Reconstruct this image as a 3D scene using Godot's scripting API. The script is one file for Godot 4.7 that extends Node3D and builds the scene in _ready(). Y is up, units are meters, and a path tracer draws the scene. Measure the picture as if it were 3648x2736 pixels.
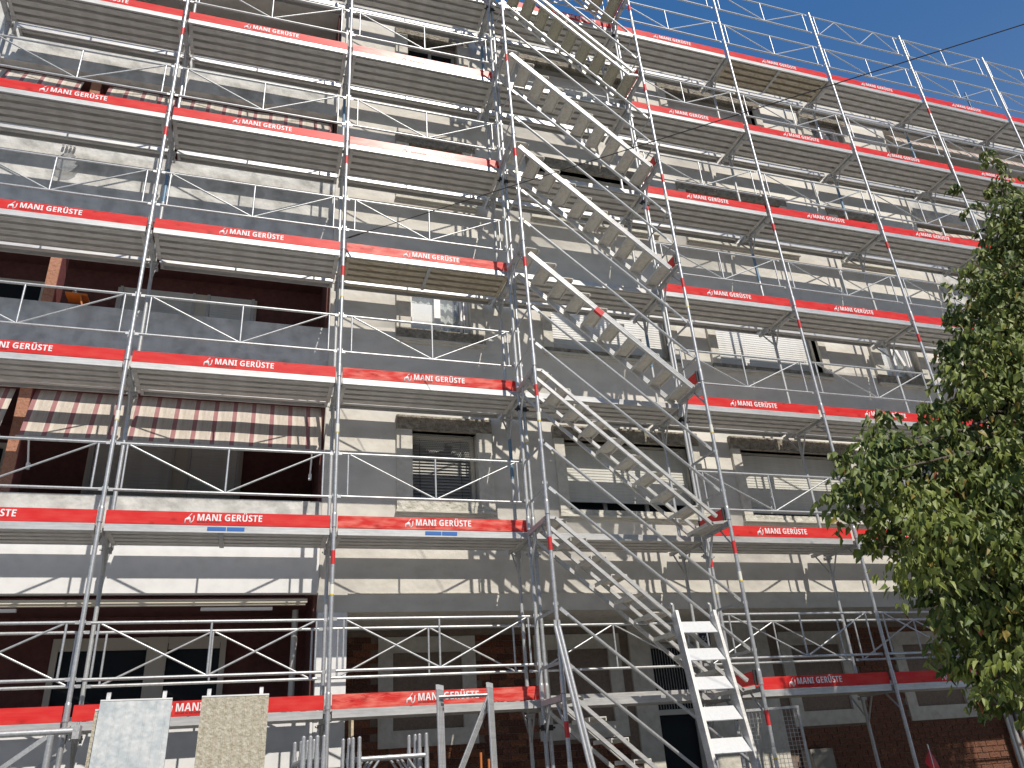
extends Node3D

# ------------------------------------------------------------------ helpers
var M := {}
var taken := {}
var cam_xf := Transform3D()
var rng := RandomNumberGenerator.new()
const FY := 2802.5 / 1368.0
const FX := 2802.5 / 1824.0
const D0 := -1.565            # deck level n lies at 2 n + D0
const WZ := -1.2              # front plane of the facade
const FH := 2.735             # storey height

func lv(n: int) -> float: return 2.0 * n + D0

func numbered(s: String) -> String:
	if not taken.has(s):
		taken[s] = 0
		return s
	taken[s] += 1
	return "%s_%03d" % [s, taken[s]]

func thing(called: String, label: String, category: String, at := Vector3.ZERO, group := "") -> Node3D:
	var o := Node3D.new()
	o.name = numbered(called)
	add_child(o)
	o.position = at
	tag(o, label, category, group)
	return o

func tag(o: Node, label: String, category: String, group := "") -> void:
	o.set_meta("label", label)
	o.set_meta("category", category)
	if group != "": o.set_meta("group", group)

func st_new() -> SurfaceTool:
	var st := SurfaceTool.new()
	st.begin(Mesh.PRIMITIVE_TRIANGLES)
	return st

func obj(called: String, st: SurfaceTool, m: Material, parent: Node) -> MeshInstance3D:
	var o := MeshInstance3D.new()
	o.name = called
	st.set_material(m)
	o.mesh = st.commit()
	parent.add_child(o, true)
	return o

func inst(called: String, mesh: Mesh, m: Material, parent: Node, xf := Transform3D()) -> MeshInstance3D:
	var o := MeshInstance3D.new()
	o.name = called
	o.mesh = mesh
	o.material_override = m
	o.transform = xf
	parent.add_child(o, true)
	return o

func struct(called: String, st: SurfaceTool, m: Material) -> MeshInstance3D:
	var o := obj(called, st, m, self)
	o.set_meta("kind", "structure")
	return o

func bx(st: SurfaceTool, a: Vector3, b: Vector3) -> void:
	var m := BoxMesh.new()
	m.size = (b - a).abs()
	st.append_from(m, 0, Transform3D(Basis(), (a + b) * 0.5))

func bxt(st: SurfaceTool, size: Vector3, xf: Transform3D) -> void:
	var m := BoxMesh.new()
	m.size = size
	st.append_from(m, 0, xf)

# box laid along a -> b, width w (sideways), height h
func bar(st: SurfaceTool, a: Vector3, b: Vector3, w: float, h: float, up := Vector3.UP) -> void:
	var d := (b - a).normalized()
	var s := d.cross(up).normalized()
	var u := s.cross(d).normalized()
	var m := BoxMesh.new()
	m.size = Vector3(a.distance_to(b), h, w)
	st.append_from(m, 0, Transform3D(Basis(d, u, s), (a + b) * 0.5))

func tube(st: SurfaceTool, a: Vector3, b: Vector3, r: float, r2 := -1.0, seg := 10) -> void:
	var m := CylinderMesh.new()
	m.bottom_radius = r
	m.top_radius = r if r2 < 0.0 else r2
	m.height = a.distance_to(b)
	m.radial_segments = seg
	m.rings = 0
	var y := (b - a).normalized()
	var x := y.cross(Vector3(0.31, 0.2, 0.93)).normalized()
	st.append_from(m, 0, Transform3D(Basis(x, y, x.cross(y)), (a + b) * 0.5))

func quad(st: SurfaceTool, a: Vector3, b: Vector3, c: Vector3, d: Vector3) -> void:
	for p in [a, b, c, a, c, d]: st.add_vertex(p)

func tube_mesh(a: Vector3, b: Vector3, r: float, seg := 10) -> Mesh:
	var st := st_new()
	tube(st, a, b, r, -1.0, seg)
	return st.commit()

func seen(p: Vector3, k := 1.12) -> bool:
	var q := cam_xf.affine_inverse() * p
	if q.z > -0.2: return false
	return absf(FX * q.x / -q.z) < k and absf(FY * q.y / -q.z) < k

func seen_any(a: Vector3, b: Vector3) -> bool:
	for i in 6:
		if seen(a.lerp(b, i / 5.0)): return true
	return false

# ------------------------------------------------------------------ materials
func noise(seed_: int, freq: float, oct := 4) -> FastNoiseLite:
	var n := FastNoiseLite.new()
	n.seed = seed_
	n.frequency = freq
	n.fractal_octaves = oct
	return n

# layered colour texture: fine + coarse noise between linear colours, optional stretch for streaks
func tex(seed_: int, dark: Color, mid: Color, light: Color, f1: float, f2: float, w := 512, h := 512, stretch := 1.0, blotch := 0.0) -> ImageTexture:
	var ia := noise(seed_, f1, 5).get_seamless_image(int(w / stretch), h)
	if stretch > 1.0: ia.resize(w, h, Image.INTERPOLATE_CUBIC)
	var ib := noise(seed_ + 7, f2, 4).get_seamless_image(w, h)
	var ic := noise(seed_ + 13, f2 * 0.45, 3).get_seamless_image(w, h)
	var img := Image.create(w, h, true, Image.FORMAT_RGB8)
	for y in h:
		for x in w:
			var v := (ia.get_pixel(x, y).r - 0.5) * 0.95
			var u := (ib.get_pixel(x, y).r - 0.5) * 1.0
			var t := clampf(0.5 + v * 0.6 + u * 0.55, 0.0, 1.0)
			var col := dark.lerp(mid, t * 2.0) if t < 0.5 else mid.lerp(light, t * 2.0 - 1.0)
			if blotch > 0.0:
				var k := smoothstep(0.14, 0.32, (ic.get_pixel(x, y).r - 0.5) * 0.95 + v * 0.25)
				col = col.lerp(dark, k * blotch)
			img.set_pixel(x, y, col.linear_to_srgb())
	img.generate_mipmaps()
	return ImageTexture.create_from_image(img)

func bump(seed_: int, freq: float, strength: float, size := 256) -> ImageTexture:
	var n := noise(seed_, freq, 4)
	var img := n.get_seamless_image(size, size)
	img.convert(Image.FORMAT_RGBA8)
	img.bump_map_to_normal_map(strength)
	img.generate_mipmaps()
	return ImageTexture.create_from_image(img)

func mat(t: Texture2D, scale: Vector3, rough: float, metal := 0.0) -> StandardMaterial3D:
	var m := StandardMaterial3D.new()
	if t:
		m.albedo_texture = t
		m.uv1_triplanar = true
		m.uv1_scale = scale
	m.roughness = rough
	m.metallic = metal
	return m

func plain(c: Color, rough: float, metal := 0.0) -> StandardMaterial3D:
	var m := StandardMaterial3D.new()
	m.albedo_color = c.linear_to_srgb()
	m.roughness = rough
	m.metallic = metal
	return m

func with_bump(m: StandardMaterial3D, t: Texture2D, s: float) -> StandardMaterial3D:
	m.normal_enabled = true
	m.normal_texture = t
	m.normal_scale = s
	return m

# painted softwood: grain along x, knots, worn patches
func board_tex(seed_: int, base: Color, pale: Color, knots: int, wear: float) -> ImageTexture:
	var w := 1024
	var h := 64
	var g := noise(seed_, 0.05, 3)
	var p := noise(seed_ + 3, 0.012, 4)
	var r := RandomNumberGenerator.new()
	r.seed = seed_
	var kn := []
	for i in knots: kn.append(Vector3(r.randf() * w, r.randf() * h, r.randf_range(5.0, 11.0)))
	var img := Image.create(w, h, true, Image.FORMAT_RGB8)
	for y in h:
		for x in w:
			var bend := 0.0
			var dark := 0.0
			for k: Vector3 in kn:
				var dx := (x - k.x)
				if absf(dx) > 60.0: continue
				var dy := (y - k.y)
				var d := sqrt(dx * dx * 0.35 + dy * dy)
				bend += 9.0 * exp(-d * d / 180.0) * signf(dy)
				dark = maxf(dark, exp(-pow(d / k.z, 2.0)))
			var gr := g.get_noise_2d(x * 0.05, (y + bend) * 6.0)
			var pt := p.get_noise_2d(x * 0.6, y * 2.0)
			var t := clampf(0.35 + gr * 0.55 + pt * 0.9, 0.0, 1.0) * wear
			var col := base.lerp(pale, t)
			col = col.lerp(base * 0.62, dark * 0.75)
			col.a = 1.0
			img.set_pixel(x, y, col.linear_to_srgb())
	img.generate_mipmaps()
	return ImageTexture.create_from_image(img)

func stripes_tex() -> ImageTexture:
	var w := 256
	var img := Image.create(w, 64, true, Image.FORMAT_RGB8)
	var n := noise(71, 0.05, 3)
	for x in w:
		var u := float(x) / w
		var col := Color(0.56, 0.515, 0.45)
		if u < 0.23: col = Color(0.34, 0.17, 0.175)
		elif u < 0.33: col = Color(0.60, 0.55, 0.48)
		elif u > 0.42 and u < 0.93:
			var k := fposmod(u * 26.0, 1.0)
			if k < 0.22: col = Color(0.28, 0.22, 0.19)
		for y in 64:
			var s := 1.0 + 0.14 * n.get_noise_2d(x * 0.6, y * 1.2)
			var c := col * s
			c.a = 1.0
			img.set_pixel(x, y, c.linear_to_srgb())
	img.generate_mipmaps()
	return ImageTexture.create_from_image(img)

func lace_tex() -> ImageTexture:
	var s := 256
	var img := Image.create(s, s, true, Image.FORMAT_RGBA8)
	for y in s:
		for x in s:
			var fx := x / float(s)
			var fy := y / float(s)
			var wave := fposmod(fy * 4.0 + 0.22 * absf(sin(fx * TAU * 1.5)), 1.0)
			var a := 0.16
			if wave > 0.55: a = 0.86
			var hx := fposmod(fx * 18.0, 1.0) - 0.5
			var hy := fposmod(wave * 5.0, 1.0) - 0.5
			if wave > 0.62 and wave < 0.86 and hx * hx + hy * hy < 0.07: a = 0.1
			img.set_pixel(x, y, Color(0.86, 0.88, 0.86, a))
	img.generate_mipmaps()
	return ImageTexture.create_from_image(img)

func make_materials() -> void:
	var nb := bump(3, 0.03, 6.0)
	var rough_n := bump(5, 0.06, 10.0)
	M.galv = mat(tex(11, Color(0.36, 0.37, 0.375), Color(0.51, 0.52, 0.525), Color(0.66, 0.67, 0.675), 0.03, 0.012), Vector3.ONE * 3.0, 0.42, 0.62)
	M.galv_dull = mat(tex(12, Color(0.30, 0.31, 0.31), Color(0.46, 0.47, 0.47), Color(0.60, 0.61, 0.61), 0.04, 0.015, 512, 512, 1.0, 0.4), Vector3.ONE * 4.0, 0.55, 0.45)
	M.alu = mat(tex(13, Color(0.42, 0.42, 0.41), Color(0.57, 0.57, 0.56), Color(0.69, 0.69, 0.68), 0.02, 0.008, 512, 512, 6.0), Vector3(1.0, 3.0, 3.0), 0.40, 0.40)
	M.soffit = mat(tex(14, Color(0.39, 0.37, 0.33), Color(0.57, 0.555, 0.52), Color(0.67, 0.66, 0.63), 0.02, 0.01, 512, 512, 5.0, 0.35), Vector3(0.8, 2.0, 2.0), 0.6, 0.25)
	M.soffit_old = mat(tex(15, Color(0.27, 0.22, 0.13), Color(0.48, 0.43, 0.33), Color(0.60, 0.55, 0.45), 0.03, 0.014, 512, 512, 4.0, 0.6), Vector3(0.9, 2.0, 2.0), 0.7, 0.15)
	M.tread = mat(tex(16, Color(0.44, 0.415, 0.36), Color(0.60, 0.58, 0.525), Color(0.70, 0.68, 0.63), 0.03, 0.012, 512, 512, 1.0, 0.3), Vector3.ONE * 2.0, 0.75, 0.1)
	M.tread_clean = mat(tex(26, Color(0.60, 0.61, 0.61), Color(0.72, 0.73, 0.73), Color(0.82, 0.83, 0.83), 0.05, 0.02), Vector3.ONE * 2.0, 0.5, 0.25)
	M.cement = with_bump(mat(tex(17, Color(0.36, 0.34, 0.25), Color(0.54, 0.52, 0.41), Color(0.68, 0.66, 0.55), 0.06, 0.02), Vector3.ONE * 2.5, 0.95), rough_n, 1.2)
	M.plaster = with_bump(mat(tex(21, Color(0.50, 0.48, 0.43), Color(0.61, 0.59, 0.54), Color(0.67, 0.65, 0.60), 0.012, 0.006, 1024, 1024, 3.0, 0.22), Vector3.ONE * 0.33, 0.92), nb, 0.25)
	M.stain = with_bump(mat(tex(22, Color(0.15, 0.13, 0.10), Color(0.27, 0.245, 0.20), Color(0.42, 0.39, 0.33), 0.03, 0.012, 512, 512, 1.6, 0.5), Vector3.ONE * 0.9, 0.95), rough_n, 0.7)
	M.sill = with_bump(mat(tex(23, Color(0.34, 0.325, 0.27), Color(0.55, 0.535, 0.47), Color(0.66, 0.645, 0.58), 0.02, 0.01, 512, 512, 1.5, 0.55), Vector3.ONE * 0.8, 0.93), rough_n, 0.4)
	M.surround = with_bump(mat(tex(24, Color(0.45, 0.43, 0.37), Color(0.57, 0.55, 0.49), Color(0.64, 0.62, 0.56), 0.02, 0.01), Vector3.ONE * 0.8, 0.92), nb, 0.3)
	M.concrete = with_bump(mat(tex(31, Color(0.33, 0.33, 0.31), Color(0.56, 0.56, 0.54), Color(0.68, 0.68, 0.66), 0.014, 0.007, 1024, 512, 5.0, 0.45), Vector3.ONE * 0.5, 0.92), nb, 0.4)
	M.white_paint = mat(tex(32, Color(0.62, 0.63, 0.635), Color(0.71, 0.72, 0.725), Color(0.76, 0.77, 0.775), 0.02, 0.008), Vector3.ONE * 0.5, 0.8)
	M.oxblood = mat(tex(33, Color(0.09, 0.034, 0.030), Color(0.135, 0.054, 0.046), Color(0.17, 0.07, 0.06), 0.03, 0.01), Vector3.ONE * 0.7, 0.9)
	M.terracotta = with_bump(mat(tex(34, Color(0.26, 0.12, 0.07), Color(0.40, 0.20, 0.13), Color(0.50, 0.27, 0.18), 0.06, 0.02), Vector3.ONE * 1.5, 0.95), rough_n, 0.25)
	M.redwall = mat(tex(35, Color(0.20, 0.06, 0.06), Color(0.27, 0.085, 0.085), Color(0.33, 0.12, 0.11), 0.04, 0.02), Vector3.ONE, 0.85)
	M.grey_back = mat(tex(36, Color(0.22, 0.21, 0.18), Color(0.30, 0.29, 0.25), Color(0.36, 0.35, 0.31), 0.02, 0.01), Vector3.ONE * 0.6, 0.9)
	var bt := tex(37, Color(0.12, 0.050, 0.030), Color(0.17, 0.074, 0.044), Color(0.22, 0.10, 0.064), 0.04, 0.02)
	M.brick = [with_bump(mat(bt, Vector3.ONE * 1.6, 0.92), rough_n, 0.5)]
	for c in [Color(0.82, 0.80, 0.80), Color(1.12, 1.08, 1.02), Color(0.95, 0.86, 0.80)]:
		var v: StandardMaterial3D = M.brick[0].duplicate()
		v.albedo_color = c
		M.brick.append(v)
	M.mortar = mat(tex(38, Color(0.17, 0.13, 0.10), Color(0.22, 0.17, 0.135), Color(0.27, 0.22, 0.18), 0.05, 0.02), Vector3.ONE, 0.95)
	M.cream = plain(Color(0.60, 0.56, 0.46), 0.5)
	M.frame_grey = plain(Color(0.50, 0.50, 0.47), 0.5)
	M.shutter = mat(tex(39, Color(0.70, 0.70, 0.68), Color(0.77, 0.775, 0.76), Color(0.81, 0.815, 0.80), 0.02, 0.01), Vector3.ONE * 0.6, 0.55)
	M.shutter_b = mat(tex(40, Color(0.54, 0.54, 0.49), Color(0.63, 0.63, 0.58), Color(0.68, 0.68, 0.64), 0.02, 0.01), Vector3.ONE * 0.6, 0.55)
	M.blind = plain(Color(0.42, 0.42, 0.40), 0.45, 0.2)
	M.net = plain(Color(0.72, 0.72, 0.66), 0.7)
	var g := plain(Color(0.02, 0.025, 0.03), 0.04)  # opaque near-black: the darkness of the unlit rooms is painted into the panes
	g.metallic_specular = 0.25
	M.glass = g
	var pane := plain(Color(0.75, 0.82, 0.86), 0.03)
	pane.transparency = BaseMaterial3D.TRANSPARENCY_ALPHA
	pane.albedo_color.a = 0.12
	M.pane = pane
	M.room = mat(tex(49, Color(0.36, 0.35, 0.33), Color(0.44, 0.43, 0.41), Color(0.50, 0.49, 0.47), 0.02, 0.01, 256, 256), Vector3.ONE * 0.5, 0.9)
	var lace := StandardMaterial3D.new()
	lace.albedo_texture = lace_tex()
	lace.transparency = BaseMaterial3D.TRANSPARENCY_ALPHA
	lace.roughness = 0.9
	lace.cull_mode = BaseMaterial3D.CULL_DISABLED
	M.lace = lace
	var red := Color(0.62, 0.030, 0.030)
	var pale := Color(0.78, 0.13, 0.10)
	M.board = []
	for i in 3:
		M.board.append(mat(board_tex(50 + i, red, pale, 4 + i, 0.32), Vector3(0.4, 6.4, 6.4), 0.38))
		M.board[i].metallic_specular = 0.3
	for i in 3:
		M.board.append(mat(board_tex(60 + i, Color(0.60, 0.04, 0.035), Color(0.80, 0.24, 0.19), 9, 0.95), Vector3(0.4, 6.4, 6.4), 0.27))
		M.board[i + 3].metallic_specular = 0.25
	M.letter = plain(Color(0.80, 0.80, 0.80), 0.5)
	M.small_letter = plain(Color(0.07, 0.01, 0.01), 0.6)
	M.red = plain(Color(0.58, 0.03, 0.03), 0.5)
	M.dull_red = plain(Color(0.34, 0.04, 0.04), 0.6)
	M.sticker = plain(Color(0.75, 0.74, 0.66), 0.6)
	M.yellow = plain(Color(0.70, 0.52, 0.05), 0.6)
	M.blue = mat(tex(41, Color(0.10, 0.16, 0.22), Color(0.13, 0.23, 0.34), Color(0.26, 0.36, 0.44), 0.05, 0.02, 256, 256), Vector3.ONE * 6.0, 0.5, 0.2)
	M.tape_blue = plain(Color(0.02, 0.13, 0.42), 0.5)
	M.black = plain(Color(0.02, 0.02, 0.022), 0.6)
	M.white = plain(Color(0.80, 0.80, 0.79), 0.5)
	M.orange = plain(Color(0.55, 0.17, 0.04), 0.6)
	M.timber = mat(tex(42, Color(0.30, 0.24, 0.15), Color(0.48, 0.41, 0.29), Color(0.62, 0.55, 0.42), 0.03, 0.01, 512, 512, 8.0), Vector3(1, 2, 2), 0.85)
	var s := StandardMaterial3D.new()
	s.albedo_texture = stripes_tex()
	s.roughness = 0.9
	s.cull_mode = BaseMaterial3D.CULL_DISABLED
	s.backlight_enabled = true
	s.backlight = Color(0.10, 0.08, 0.07)
	M.stripes = s
	M.panel_zinc = with_bump(mat(tex(43, Color(0.30, 0.35, 0.38), Color(0.46, 0.49, 0.50), Color(0.60, 0.61, 0.60), 0.03, 0.008, 512, 512, 1.0, 0.35), Vector3.ONE * 1.1, 0.6, 0.15), nb, 0.12)
	M.panel_dirty = with_bump(mat(tex(44, Color(0.27, 0.23, 0.15), Color(0.42, 0.39, 0.31), Color(0.58, 0.55, 0.46), 0.05, 0.02, 512, 512, 1.0, 0.3), Vector3.ONE * 1.6, 0.85, 0.1), rough_n, 0.35)
	M.bark = with_bump(mat(tex(45, Color(0.05, 0.04, 0.03), Color(0.11, 0.09, 0.07), Color(0.17, 0.145, 0.115), 0.05, 0.02), Vector3.ONE * 2.0, 0.95), rough_n, 1.0)
	var lf := StandardMaterial3D.new()
	lf.vertex_color_use_as_albedo = true
	lf.roughness = 0.55
	lf.cull_mode = BaseMaterial3D.CULL_DISABLED
	lf.backlight_enabled = true
	lf.backlight = Color(0.13, 0.18, 0.035)
	M.leaf = lf
	M.pavement = with_bump(mat(tex(46, Color(0.40, 0.395, 0.38), Color(0.50, 0.495, 0.48), Color(0.57, 0.565, 0.55), 0.03, 0.01), Vector3.ONE * 0.5, 0.9), nb, 0.3)
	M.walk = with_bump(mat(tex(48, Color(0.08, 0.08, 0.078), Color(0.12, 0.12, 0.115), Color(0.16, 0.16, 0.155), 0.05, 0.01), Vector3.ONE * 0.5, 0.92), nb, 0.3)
	M.asphalt = with_bump(mat(tex(47, Color(0.15, 0.15, 0.148), Color(0.21, 0.21, 0.205), Color(0.27, 0.27, 0.265), 0.06, 0.01), Vector3.ONE * 0.5, 0.9), rough_n, 0.4)
	M.kerb = plain(Color(0.38, 0.37, 0.35), 0.85)
	var bag := plain(Color(0.75, 0.77, 0.78), 0.12)
	bag.transparency = BaseMaterial3D.TRANSPARENCY_ALPHA
	bag.albedo_color.a = 0.32
	bag.cull_mode = BaseMaterial3D.CULL_DISABLED
	M.bag = bag
	M.roof = plain(Color(0.22, 0.20, 0.18), 0.9)

# ------------------------------------------------------------------ words for the labels
const ORD := ["", "", "lowest", "second", "third", "fourth", "fifth", "sixth", "seventh", "eighth"]

func bay_words(i: int) -> String:      # i = index of the bay's left post line, x = 2.5 i
	match i:
		-1: return "third bay left of the stairs"
		0: return "second bay left of the stairs"
		1: return "bay just left of the stairs"
		2: return "bay behind the stairs"
		3: return "first bay right of the stairs"
		4: return "second bay right of the stairs"
		5: return "third bay right of the stairs"
		6: return "fourth bay right of the stairs"
	return "fifth bay right of the stairs"

func line_words(i: int) -> String:
	match i:
		-1: return "third post line left of the stairs"
		0: return "second post line left of the stairs"
		1: return "first post line left of the stairs"
		2: return "post line behind the stairs' upper end"
		3: return "post line behind the stairs' lower end"
		4: return "first post line right of the stairs"
		5: return "second post line right of the stairs"
		6: return "third post line right of the stairs"
		7: return "fourth post line right of the stairs"
	return "fifth post line right of the stairs"

# ------------------------------------------------------------------ scaffold pieces
var P := {}       # shared meshes

func make_piece_meshes() -> void:
	var st := st_new()
	tube(st, Vector3(0, 0, 0), Vector3(0, 1.995, 0), 0.0242, -1, 14)
	for y in [0.395, 0.95]:
		bx(st, Vector3(-0.032, y - 0.016, -0.006), Vector3(0.032, y + 0.016, 0.006))
	P.post_outer = st.commit()
	st = st_new()
	tube(st, Vector3(0, 0, -0.7), Vector3(0, 1.995, -0.7), 0.0242, -1, 14)
	P.post_inner = st.commit()
	st = st_new()
	tube(st, Vector3(0, 0.0, 0), Vector3(0, 0.165, 0), 0.0300, -1, 14)
	tube(st, Vector3(0, 0.155, 0), Vector3(0, 0.175, 0), 0.0315, 0.0262, 14)
	P.sleeve = st.commit()
	st = st_new()                                   # open U-shaped transom
	bx(st, Vector3(-0.030, 1.895, -0.672), Vector3(0.030, 1.903, -0.028))
	bx(st, Vector3(-0.032, 1.897, -0.674), Vector3(-0.026, 1.955, -0.026))
	bx(st, Vector3(0.026, 1.897, -0.674), Vector3(0.032, 1.955, -0.026))
	P.transom = st.commit()
	P.gusset_outer = tube_mesh(Vector3(0, 1.70, -0.02), Vector3(0, 1.894, -0.21), 0.012, 8)
	P.gusset_inner = tube_mesh(Vector3(0, 1.58, -0.68), Vector3(0, 1.894, -0.50), 0.013, 8)
	st = st_new()
	bx(st, Vector3(-0.022, 1.975, -1.04), Vector3(0.022, 2.022, -0.727))
	bx(st, Vector3(-0.03, 1.92, -0.745), Vector3(0.03, 2.02, -0.722))
	P.arm = st.commit()
	P.strut = tube_mesh(Vector3(0, 1.66, -0.73), Vector3(0, 1.973, -0.96), 0.013, 8)
	P.tape = tube_mesh(Vector3(0, 1.56, 0), Vector3(0, 1.72, 0), 0.0252, 14)
	P.sticker = tube_mesh(Vector3(0, 1.22, 0), Vector3(0, 1.33, 0), 0.0250, 14)
	st = st_new()
	tube(st, Vector3(0, 1.205, 0), Vector3(0, 1.22, 0), 0.0251, -1, 14)
	P.sticker_edge = st.commit()
	# coupler lumps where the inner post carries the console and tie
	st = st_new()
	bx(st, Vector3(-0.045, 1.86, -0.745), Vector3(0.045, 1.90, -0.66))
	tube(st, Vector3(-0.07, 1.88, -0.69), Vector3(0.07, 1.88, -0.69), 0.011, -1, 6)
	tube(st, Vector3(0.045, 1.84, -0.72), Vector3(0.045, 1.92, -0.72), 0.016, -1, 6)
	P.coupler = st.commit()
	# guardrail frame, local x 0 .. 2.5, y from the deck
	st = st_new()
	rail(st, 0.95)
	P.rail_top = st.commit()
	st = st_new()
	rail(st, 0.395)
	P.rail_low = st.commit()
	P.upright = tube_mesh(Vector3(0, 0.395, 0), Vector3(0, 0.95, 0), 0.0125, 8)
	P.brace_a = tube_mesh(Vector3(0.17, 0.94, 0.0), Vector3(1.235, 0.405, 0.0), 0.0115, 8)
	P.brace_b = tube_mesh(Vector3(1.265, 0.405, 0.0), Vector3(2.33, 0.94, 0.0), 0.0115, 8)
	P.brace_c = tube_mesh(Vector3(0.17, 0.405, 0.0), Vector3(1.235, 0.94, 0.0), 0.0115, 8)
	P.brace_d = tube_mesh(Vector3(1.265, 0.94, 0.0), Vector3(2.33, 0.405, 0.0), 0.0115, 8)
	P.zig = []
	for k in 4:
		var x0 := 0.17 + k * 0.54
		var up := k % 2 == 0
		P.zig.append(tube_mesh(Vector3(x0, 0.405 if up else 0.94, 0), Vector3(x0 + 0.54, 0.94 if up else 0.405, 0), 0.010, 8))
	# deck, local x 0 .. 2.5
	st = st_new()
	bx(st, Vector3(0.05, -0.014, -0.670), Vector3(2.45, -0.003, -0.048))
	P.sheet = st.commit()
	st = st_new()
	bx(st, Vector3(0.048, -0.080, -0.046), Vector3(2.452, 0.0, -0.030))
	bx(st, Vector3(0.048, -0.080, -0.060), Vector3(2.452, -0.074, -0.047))
	P.side_out = st.commit()
	st = st_new()
	bx(st, Vector3(0.048, -0.046, -0.688), Vector3(2.452, 0.0, -0.672))
	P.side_in = st.commit()
	st = st_new()
	bx(st, Vector3(0.106, -0.070, -0.045), Vector3(2.394, -0.0145, 0.045))
	P.rib = st.commit()
	st = st_new()
	bx(st, Vector3(0.052, -0.076, -0.655), Vector3(0.105, -0.015, -0.062))
	for i in 8: bx(st, Vector3(0.1055, -0.052, -0.575 + i * 0.068), Vector3(0.118, -0.040, -0.563 + i * 0.068))
	for z in [-0.14, -0.50]: bx(st, Vector3(0.0, -0.05, z - 0.025), Vector3(0.051, -0.025, z + 0.025))
	P.end_l = st.commit()
	st = st_new()
	bx(st, Vector3(2.395, -0.076, -0.655), Vector3(2.448, -0.015, -0.062))
	for i in 8: bx(st, Vector3(2.382, -0.052, -0.575 + i * 0.068), Vector3(2.3945, -0.040, -0.563 + i * 0.068))
	for z in [-0.18, -0.54]: bx(st, Vector3(2.449, -0.05, z - 0.025), Vector3(2.5, -0.025, z + 0.025))
	P.end_r = st.commit()
	st = st_new()
	bx(st, Vector3(1.225, -0.088, -0.655), Vector3(1.275, -0.0705, -0.061))
	P.cross = st.commit()
	# console plank
	st = st_new()
	bx(st, Vector3(0.05, 0.104, -1.022), Vector3(2.45, 0.115, -0.867))
	bx(st, Vector3(0.08, 0.050, -0.968), Vector3(2.42, 0.1035, -0.920))
	P.con_sheet = st.commit()
	st = st_new()
	bx(st, Vector3(0.05, 0.026, -0.866), Vector3(2.45, 0.115, -0.855))
	bx(st, Vector3(0.05, 0.026, -0.880), Vector3(2.45, 0.032, -0.8665))
	P.con_out = st.commit()
	st = st_new()
	bx(st, Vector3(0.05, 0.026, -1.034), Vector3(2.45, 0.115, -1.023))
	P.con_in = st.commit()
	st = st_new()
	bx(st, Vector3(0.055, 0.030, -1.020), Vector3(0.095, 0.102, -0.884))
	P.con_end = st.commit()
	# toe board
	st = st_new()
	bx(st, Vector3(0.045, 0.003, -0.060), Vector3(2.455, 0.152, -0.032))
	P.board = st.commit()
	var f := SystemFont.new()
	f.font_names = PackedStringArray(["Droid Sans"])
	f.font_weight = 700
	var tm := TextMesh.new()
	tm.text = "MANI GERÜSTE"
	tm.font = f
	tm.font_size = 72
	tm.pixel_size = 0.001
	tm.depth = 0.0016
	tm.horizontal_alignment = HORIZONTAL_ALIGNMENT_LEFT
	tm.vertical_alignment = VERTICAL_ALIGNMENT_BOTTOM
	P.text = tm
	var ts := TextMesh.new()
	ts.text = "SICHER IN DIE HÖHE"
	ts.font = f
	ts.font_size = 24
	ts.pixel_size = 0.001
	ts.depth = 0.0012
	ts.horizontal_alignment = HORIZONTAL_ALIGNMENT_LEFT
	ts.vertical_alignment = VERTICAL_ALIGNMENT_BOTTOM
	P.small = ts
	P.logo = logo_mesh()

func rail(st: SurfaceTool, y: float) -> void:
	tube(st, Vector3(0.075, y, 0), Vector3(2.425, y, 0), 0.0170, -1, 10)
	for s in [0, 1]:
		var x0 := 0.026 if s == 0 else 2.474
		var x1 := 0.085 if s == 0 else 2.415
		bx(st, Vector3(minf(x0, x1), y - 0.0175, -0.004), Vector3(maxf(x0, x1), y + 0.0175, 0.006))

func poly_prism(st: SurfaceTool, pts: Array, z0: float, z1: float) -> void:
	var pk := PackedVector2Array()
	for p in pts: pk.append(p)
	var tri := Geometry2D.triangulate_polygon(pk)
	for i in range(0, tri.size(), 3):
		var a := pk[tri[i]]
		var b := pk[tri[i + 1]]
		var c := pk[tri[i + 2]]
		if (b - a).cross(c - a) > 0.0:
			var t := b
			b = c
			c = t
		for p: Vector2 in [a, b, c]: st.add_vertex(Vector3(p.x, p.y, z1))
	var n := pk.size()
	for i in n:
		var a := pk[i]
		var b := pk[(i + 1) % n]
		quad(st, Vector3(a.x, a.y, z0), Vector3(a.x, a.y, z1), Vector3(b.x, b.y, z1), Vector3(b.x, b.y, z0))

# the white house-and-helmet emblem in front of the lettering
func logo_mesh() -> Mesh:
	var st := st_new()
	var shapes := [
		[Vector2(0, 0), Vector2(0.012, 0), Vector2(0.016, 0.045), Vector2(0.034, 0.028), Vector2(0.048, 0.045), Vector2(0.055, 0.006), Vector2(0.066, 0.0), Vector2(0.070, 0.005), Vector2(0.062, 0.062), Vector2(0.048, 0.078), Vector2(0.006, 0.050)],
		[Vector2(0.038, 0.077), Vector2(0.046, 0.075), Vector2(0.076, 0.108), Vector2(0.072, 0.116)],
		[Vector2(0.068, 0.0), Vector2(0.098, 0.030), Vector2(0.104, 0.092), Vector2(0.092, 0.082), Vector2(0.089, 0.036), Vector2(0.074, 0.018)],
	]
	for s in shapes: poly_prism(st, s, 0.0, 0.0016)
	st.generate_normals()
	return st.commit()

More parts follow.
